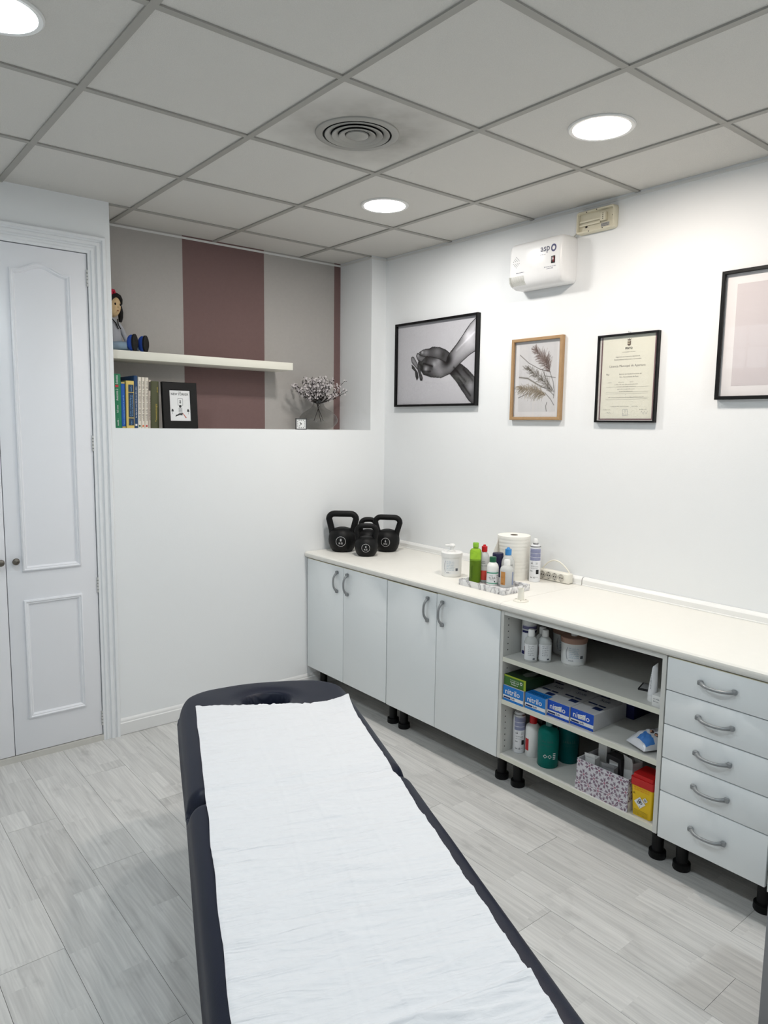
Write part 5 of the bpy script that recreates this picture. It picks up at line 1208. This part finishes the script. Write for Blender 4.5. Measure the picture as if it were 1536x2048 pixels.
# ---- framed magazine cover
fm = thing('tabletop_picture', 'black tabletop picture with a magazine cover, leaning beside the books', 'framed picture', (-1.474, .072, ZS), 0, None, Euler((PI/2-.07, 0, 0)))
w, h = .196, .247
b = B(); b.sweep([(0, 0), (0, h), (w, h), (w, 0)], [(0, 0), (0, .018), (-.003, .021), (-.04, .020), (-.0405, .016)], closed=True); b.obj('frame', FBLK, fm, ang=30)
B().box(.02, w-.02, .02, h-.02, 0, .012).obj('backing', FBLK, fm, smooth=False)
B().rect(.0395, w-.0395, .036, h-.044, .0165).obj('cover_sheet', mat('cover_paper', (238, 238, 238), .5), fm, smooth=False)
B().rect(.039, w-.039, .035, h-.043, .0176).obj('glass', PANE, fm, smooth=False)
q = B(); cx = w/2
q.text('THE', cx, h-.053, .0168, h=.0055, bold=.01); q.text('NEW YORKER', cx, h-.0635, .0168, w=.098, h=.0125, bold=.012)
q.sweep([(cx-.013, .124), (cx+.016, .124), (cx+.016, .160), (cx-.013, .160)], [(0, .0168), (.0014, .0168)], closed=True)
q.rect(cx-.004, cx+.006, .136, .139, .0168); q.rect(cx-.004, cx+.006, .146, .149, .0168); q.rect(cx-.0005, cx+.0025, .134, .151, .0168)
q.ring2(cx, .118, 0, .007, .0169, 16)
for s_ in (-1, 1): q.poly([(cx+s_*.044-.007, .090), (cx+s_*.044+.007, .090), (cx+s_*.044+.004, .102), (cx+s_*.044, .105), (cx+s_*.044-.004, .102)], .0168); q.rect(cx+s_*.044-.0006, cx+s_*.044+.0006, .076, .090, .0168)
q.poly([(cx-.010, .080), (cx+.014, .084), (cx+.010, .070), (cx-.004, .072), (cx-.030, .062), (cx-.026, .072), (cx-.014, .076)], .0168)
for k in range(5): q.rect(cx-.010, cx+.011, .087+.005*k, .0888+.005*k, .0168)
q.obj('cover_drawing', BLK, fm, smooth=False, recalc=False)
q = B(); q.poly([(cx+.010, .082), (cx+.015, .082), (cx+.034, .058), (cx+.029, .055)], .0167); q.obj('drawn_leg', mat('print_coral', (196, 110, 96), .5), fm, smooth=False)
B().add([(w*.3, .02, 0), (w*.7, .02, 0), (w*.62, h*.55, 0), (w*.38, h*.55, 0), (w*.35, .003, -.075), (w*.65, .003, -.075)], [(0, 1, 2, 3), (3, 2, 5, 4)]).obj('easel_back', FBLK, fm, smooth=False)

# ---- small clock
ck = thing('desk_clock', 'small square grey-framed clock beside the vase', 'clock', (-.617, .042, ZS), 0, None, Euler((PI/2, 0, -.38)))
s_ = .034
b = B(); b.sweep([(-s_, 0), (-s_, 2*s_), (s_, 2*s_), (s_, 0)], [(0, -.014), (0, .001), (-.0015, .003), (-.0045, .003), (-.005, -.002)], closed=True); b.obj('case', mat('clock_case', (62, 62, 64), .4), ck, ang=30)
B().box(-s_+.003, s_-.003, .003, 2*s_-.003, -.014, -.002).obj('face', mat('clock_face', (232, 233, 232), .5), ck, smooth=False)
q = B()
for k in range(12):
    a = k*PI/6; r_ = .026/max(abs(math.sin(a)), abs(math.cos(a))) if True else 0; r_ = min(r_, .034) ; x_, y_ = .85*r_*math.sin(a), s_+.85*r_*math.cos(a); q.rect(x_-.0022, x_+.0022, y_-.0026, y_+.0026, -.0016)
q.obj('hour_marks', mat('clock_mark', (110, 110, 112), .5), ck, smooth=False, recalc=False)
q = B()
for ang, L_, wd in ((-.73, .013, .0021), (3.89, .020, .0011)):
    dx, dy = math.sin(ang), math.cos(ang); q.poly([(-dy*wd, s_+dx*wd), (dy*wd, s_-dx*wd), (dx*L_+dy*wd, s_+dy*L_-dx*wd), (dx*L_-dy*wd, s_+dy*L_+dx*wd)], -.001)
q.ring2(0, s_, 0, .0035, -.0008, 12); q.obj('hands', BLK, ck, smooth=False, recalc=False)

# ---- vase
VX, VY = -.408, .168
va = thing('vase', 'smoky glass vase with a narrow neck in the niche', 'vase', (VX, VY, ZS))
GL = vase_glass()
out = [(0, .0), (.055, .0), (.075, .006), (.104, .024), (.121, .046), (.1245, .062), (.118, .082), (.098, .104), (.070, .122), (.048, .136), (.038, .150), (.034, .166), (.034, .180), (.037, .186)]
B().lathe(out, 48).obj('body', GL, va, ang=60)
# ---- blossom branches
fl = thing('blossom_bouquet', 'bunch of dark branches with small white blossoms in the vase', 'flowers', (VX, VY, ZS))
rg = random.Random(21); BR = mat('branch_dark', (40, 34, 32), .7); blos = B(); buds = B()
def blossom(b, p, r, nrm):
    x = nrm.orthogonal().normalized(); y = nrm.cross(x); a0 = rg.uniform(0, 6)
    for k in range(5):
        a = a0+2*PI*k/5; d1 = x*math.cos(a)+y*math.sin(a); d2 = x*math.cos(a+.5)+y*math.sin(a+.5); d0 = x*math.cos(a-.5)+y*math.sin(a-.5)
        b.add([tuple(p), tuple(p+d0*r*.7+nrm*r*.2), tuple(p+d1*r+nrm*r*.35), tuple(p+d2*r*.7+nrm*r*.2)], [(0, 1, 2, 3)])
for i in range(58):
    az = 2*PI*i/58*3.0+rg.uniform(-.2, .2); tl = rg.uniform(.45, 1.36) if i % 3 else rg.uniform(.1, .5)
    L_ = rg.uniform(.10, .135)+.075*math.sin(tl)
    if i == 3: az, tl, L_ = 0.0-.35, 1.05, .235
    d = Vector((math.cos(az)*math.sin(tl), math.sin(az)*math.sin(tl)*.62, math.cos(tl)))
    p = Vector((.012*math.cos(az), .012*math.sin(az), .165)); pts = [Vector((-.032*math.cos(az), -.03*math.sin(az), .045+.004*(i % 4))), Vector((-.004*math.cos(az), 0, .125)), p] if i in (5, 19, 47) else [Vector((.006*math.cos(az), .006*math.sin(az), .150)), Vector((.009*math.cos(az), .009*math.sin(az), .158)), p]
    rad = [.0020, .0020, .0019]; n_ = 9
    for k in range(n_):
        d = (d+Vector((rg.uniform(-.14, .14), rg.uniform(-.14, .14), rg.uniform(-.03, .13)))).normalized(); p = p+d*L_/n_
        p.y = min(max(p.y, -.17), YN-VY-.012); p.x = min(p.x, XN1-VX-.02)
        pts.append(p.copy()); rad.append(.0019-.0010*k/n_)
        if k > 1:
            for _ in range(4):
                o_ = Vector((rg.gauss(0, 1), rg.gauss(0, 1), rg.gauss(0, 1))).normalized(); q_ = p+o_*rg.uniform(.004, .013); q_.y = min(q_.y, YN-VY-.006)
                if rg.random() < .6: blossom(blos, q_, rg.uniform(.0052, .0085), (o_+Vector((-.5, -.7, .2))).normalized())
                else: buds.ball(q_, .0030, 6, 4)
    B().tube([tuple(v_) for v_ in pts], rad, 5).obj('branch', BR, fl)
o = blos.obj('blossoms', mat('blossom_white', (212, 205, 206), .7), fl, smooth=False, recalc=False); o['kind'] = 'stuff'
o = buds.obj('buds', BR, fl); o['kind'] = 'stuff'

# ---- rag doll on the shelf
do = thing('doll', 'rag doll with black braids, red flower and blue shoes on the wall shelf', 'doll', (-1.668, .245, SZ), math.radians(20))
do.scale = (1.16, 1.16, 1.16)
SKIN = mat('doll_skin', (206, 178, 136), .8); HAIR = mat('doll_hair', (16, 14, 14), .85, bump=(300, .5)); GT = mat('doll_shirt', (168, 170, 176), .8); JE = mat('doll_trousers', (156, 178, 198), .8); SH = mat('doll_shoe', (28, 72, 168), .6); SO = mat('doll_sole', (10, 10, 11), .7)
B().lathe([(0, .0), (.040, .0), (.046, .02), (.042, .06), (.036, .10), (.026, .135), (.014, .150), (0, .152)], 20).obj('torso', GT, do)
o = B().ball((0, 0, 0), (.040, .038, .052), 22, 16).obj('head', SKIN, do); o.location = (0, -.004, .205); o.rotation_euler = (0, 0, math.radians(8))
hr = B(); hr.ball((0, .008, .012), (.0455, .040, .050), 20, 14); hr.tube([(-.036, -.002, .03), (-.041, -.008, .0), (-.044, -.013, -.03), (-.043, -.016, -.06), (-.041, -.019, -.09), (-.039, -.022, -.12)], [.010, .012, .0125, .011, .009, .006], 12); hr.tube([(.034, -.002, .03), (.040, -.006, .0), (.043, -.010, -.025), (.041, -.012, -.048), (.038, -.012, -.068)], [.010, .012, .0125, .011, .007], 12)
hr.tube([(-.036, -.022, .012), (-.030, -.028, .028), (-.016, -.030, .040), (.0, -.030, .045), (.016, -.030, .041), (.029, -.027, .029), (.037, -.020, .010)], [.006, .008, .009, .0095, .009, .008, .006], 12)
hr_ = hr.obj('hair', HAIR, o)
fw2 = B()
for k in range(6): a = 2*PI*k/6; fw2.ball((-.012+.010*math.cos(a), -.020, .054+.010*math.sin(a)), .0075, 8, 6)
fw2.obj('flower', mat('doll_flower', (190, 24, 60), .7), o)
ey = B()
for s_ in (-1, 1): ey.ball((s_*.015, -.0345, .004), (.0045, .003, .006), 10, 8)
ey.obj('eyes', HAIR, o); mo = B().ball((0, -.0365, -.024), (.006, .002, .002), 10, 6); mo.obj('mouth', mat('doll_mouth', (150, 90, 70), .8), o); B().ball((0, -.038, -.008), .0035, 8, 6).obj('nose', SKIN, o)
cl = B(); cl.tube([(-.02, -.026, .145), (-.005, -.034, .125), (.004, -.040, .10)], .0025, 6); cl.tube([(.012, -.026, .145), (.006, -.036, .120), (.014, -.043, .10)], .0025, 6); cl.obj('neck_cord', HAIR, do)
for s_ in (-1, 1):
    B().tube([(s_*.030, 0, .13), (s_*.046, -.012, .10), (s_*.050, -.03, .065), (s_*.045, -.05, .04)], [.012, .012, .011, .010], 10).obj('arm', GT, do)
    lg = B().tube([(s_*.022, -.02, .022), (s_*.028+.022, -.052, .024), (s_*.030+.046, -.086, .024)], [.022, .020, .018], 12).obj('leg', JE, do)
    so = B(); so.M = Matrix.Translation((s_*.031+.053, -.102, .038)); so.ball((0, 0, 0), (.020, .022, .036), 16, 12); sho = so.obj('shoe', SH, do)
    s2 = B(); s2.M = Matrix.Translation((s_*.031+.058, -.116, .038)) @ Matrix.Rotation(.30, 4, 'Z') @ Matrix.Rotation(PI/2, 4, 'X'); s2.lathe([(0, .009), (.017, .009), (.0215, .005), (.0215, -.003), (0, -.003)], 20); s2.M = None
    s2.v = [(x_, y_, .038+(z_-.038)*1.8) for x_, y_, z_ in s2.v]; s2.obj('sole', SO, sho)
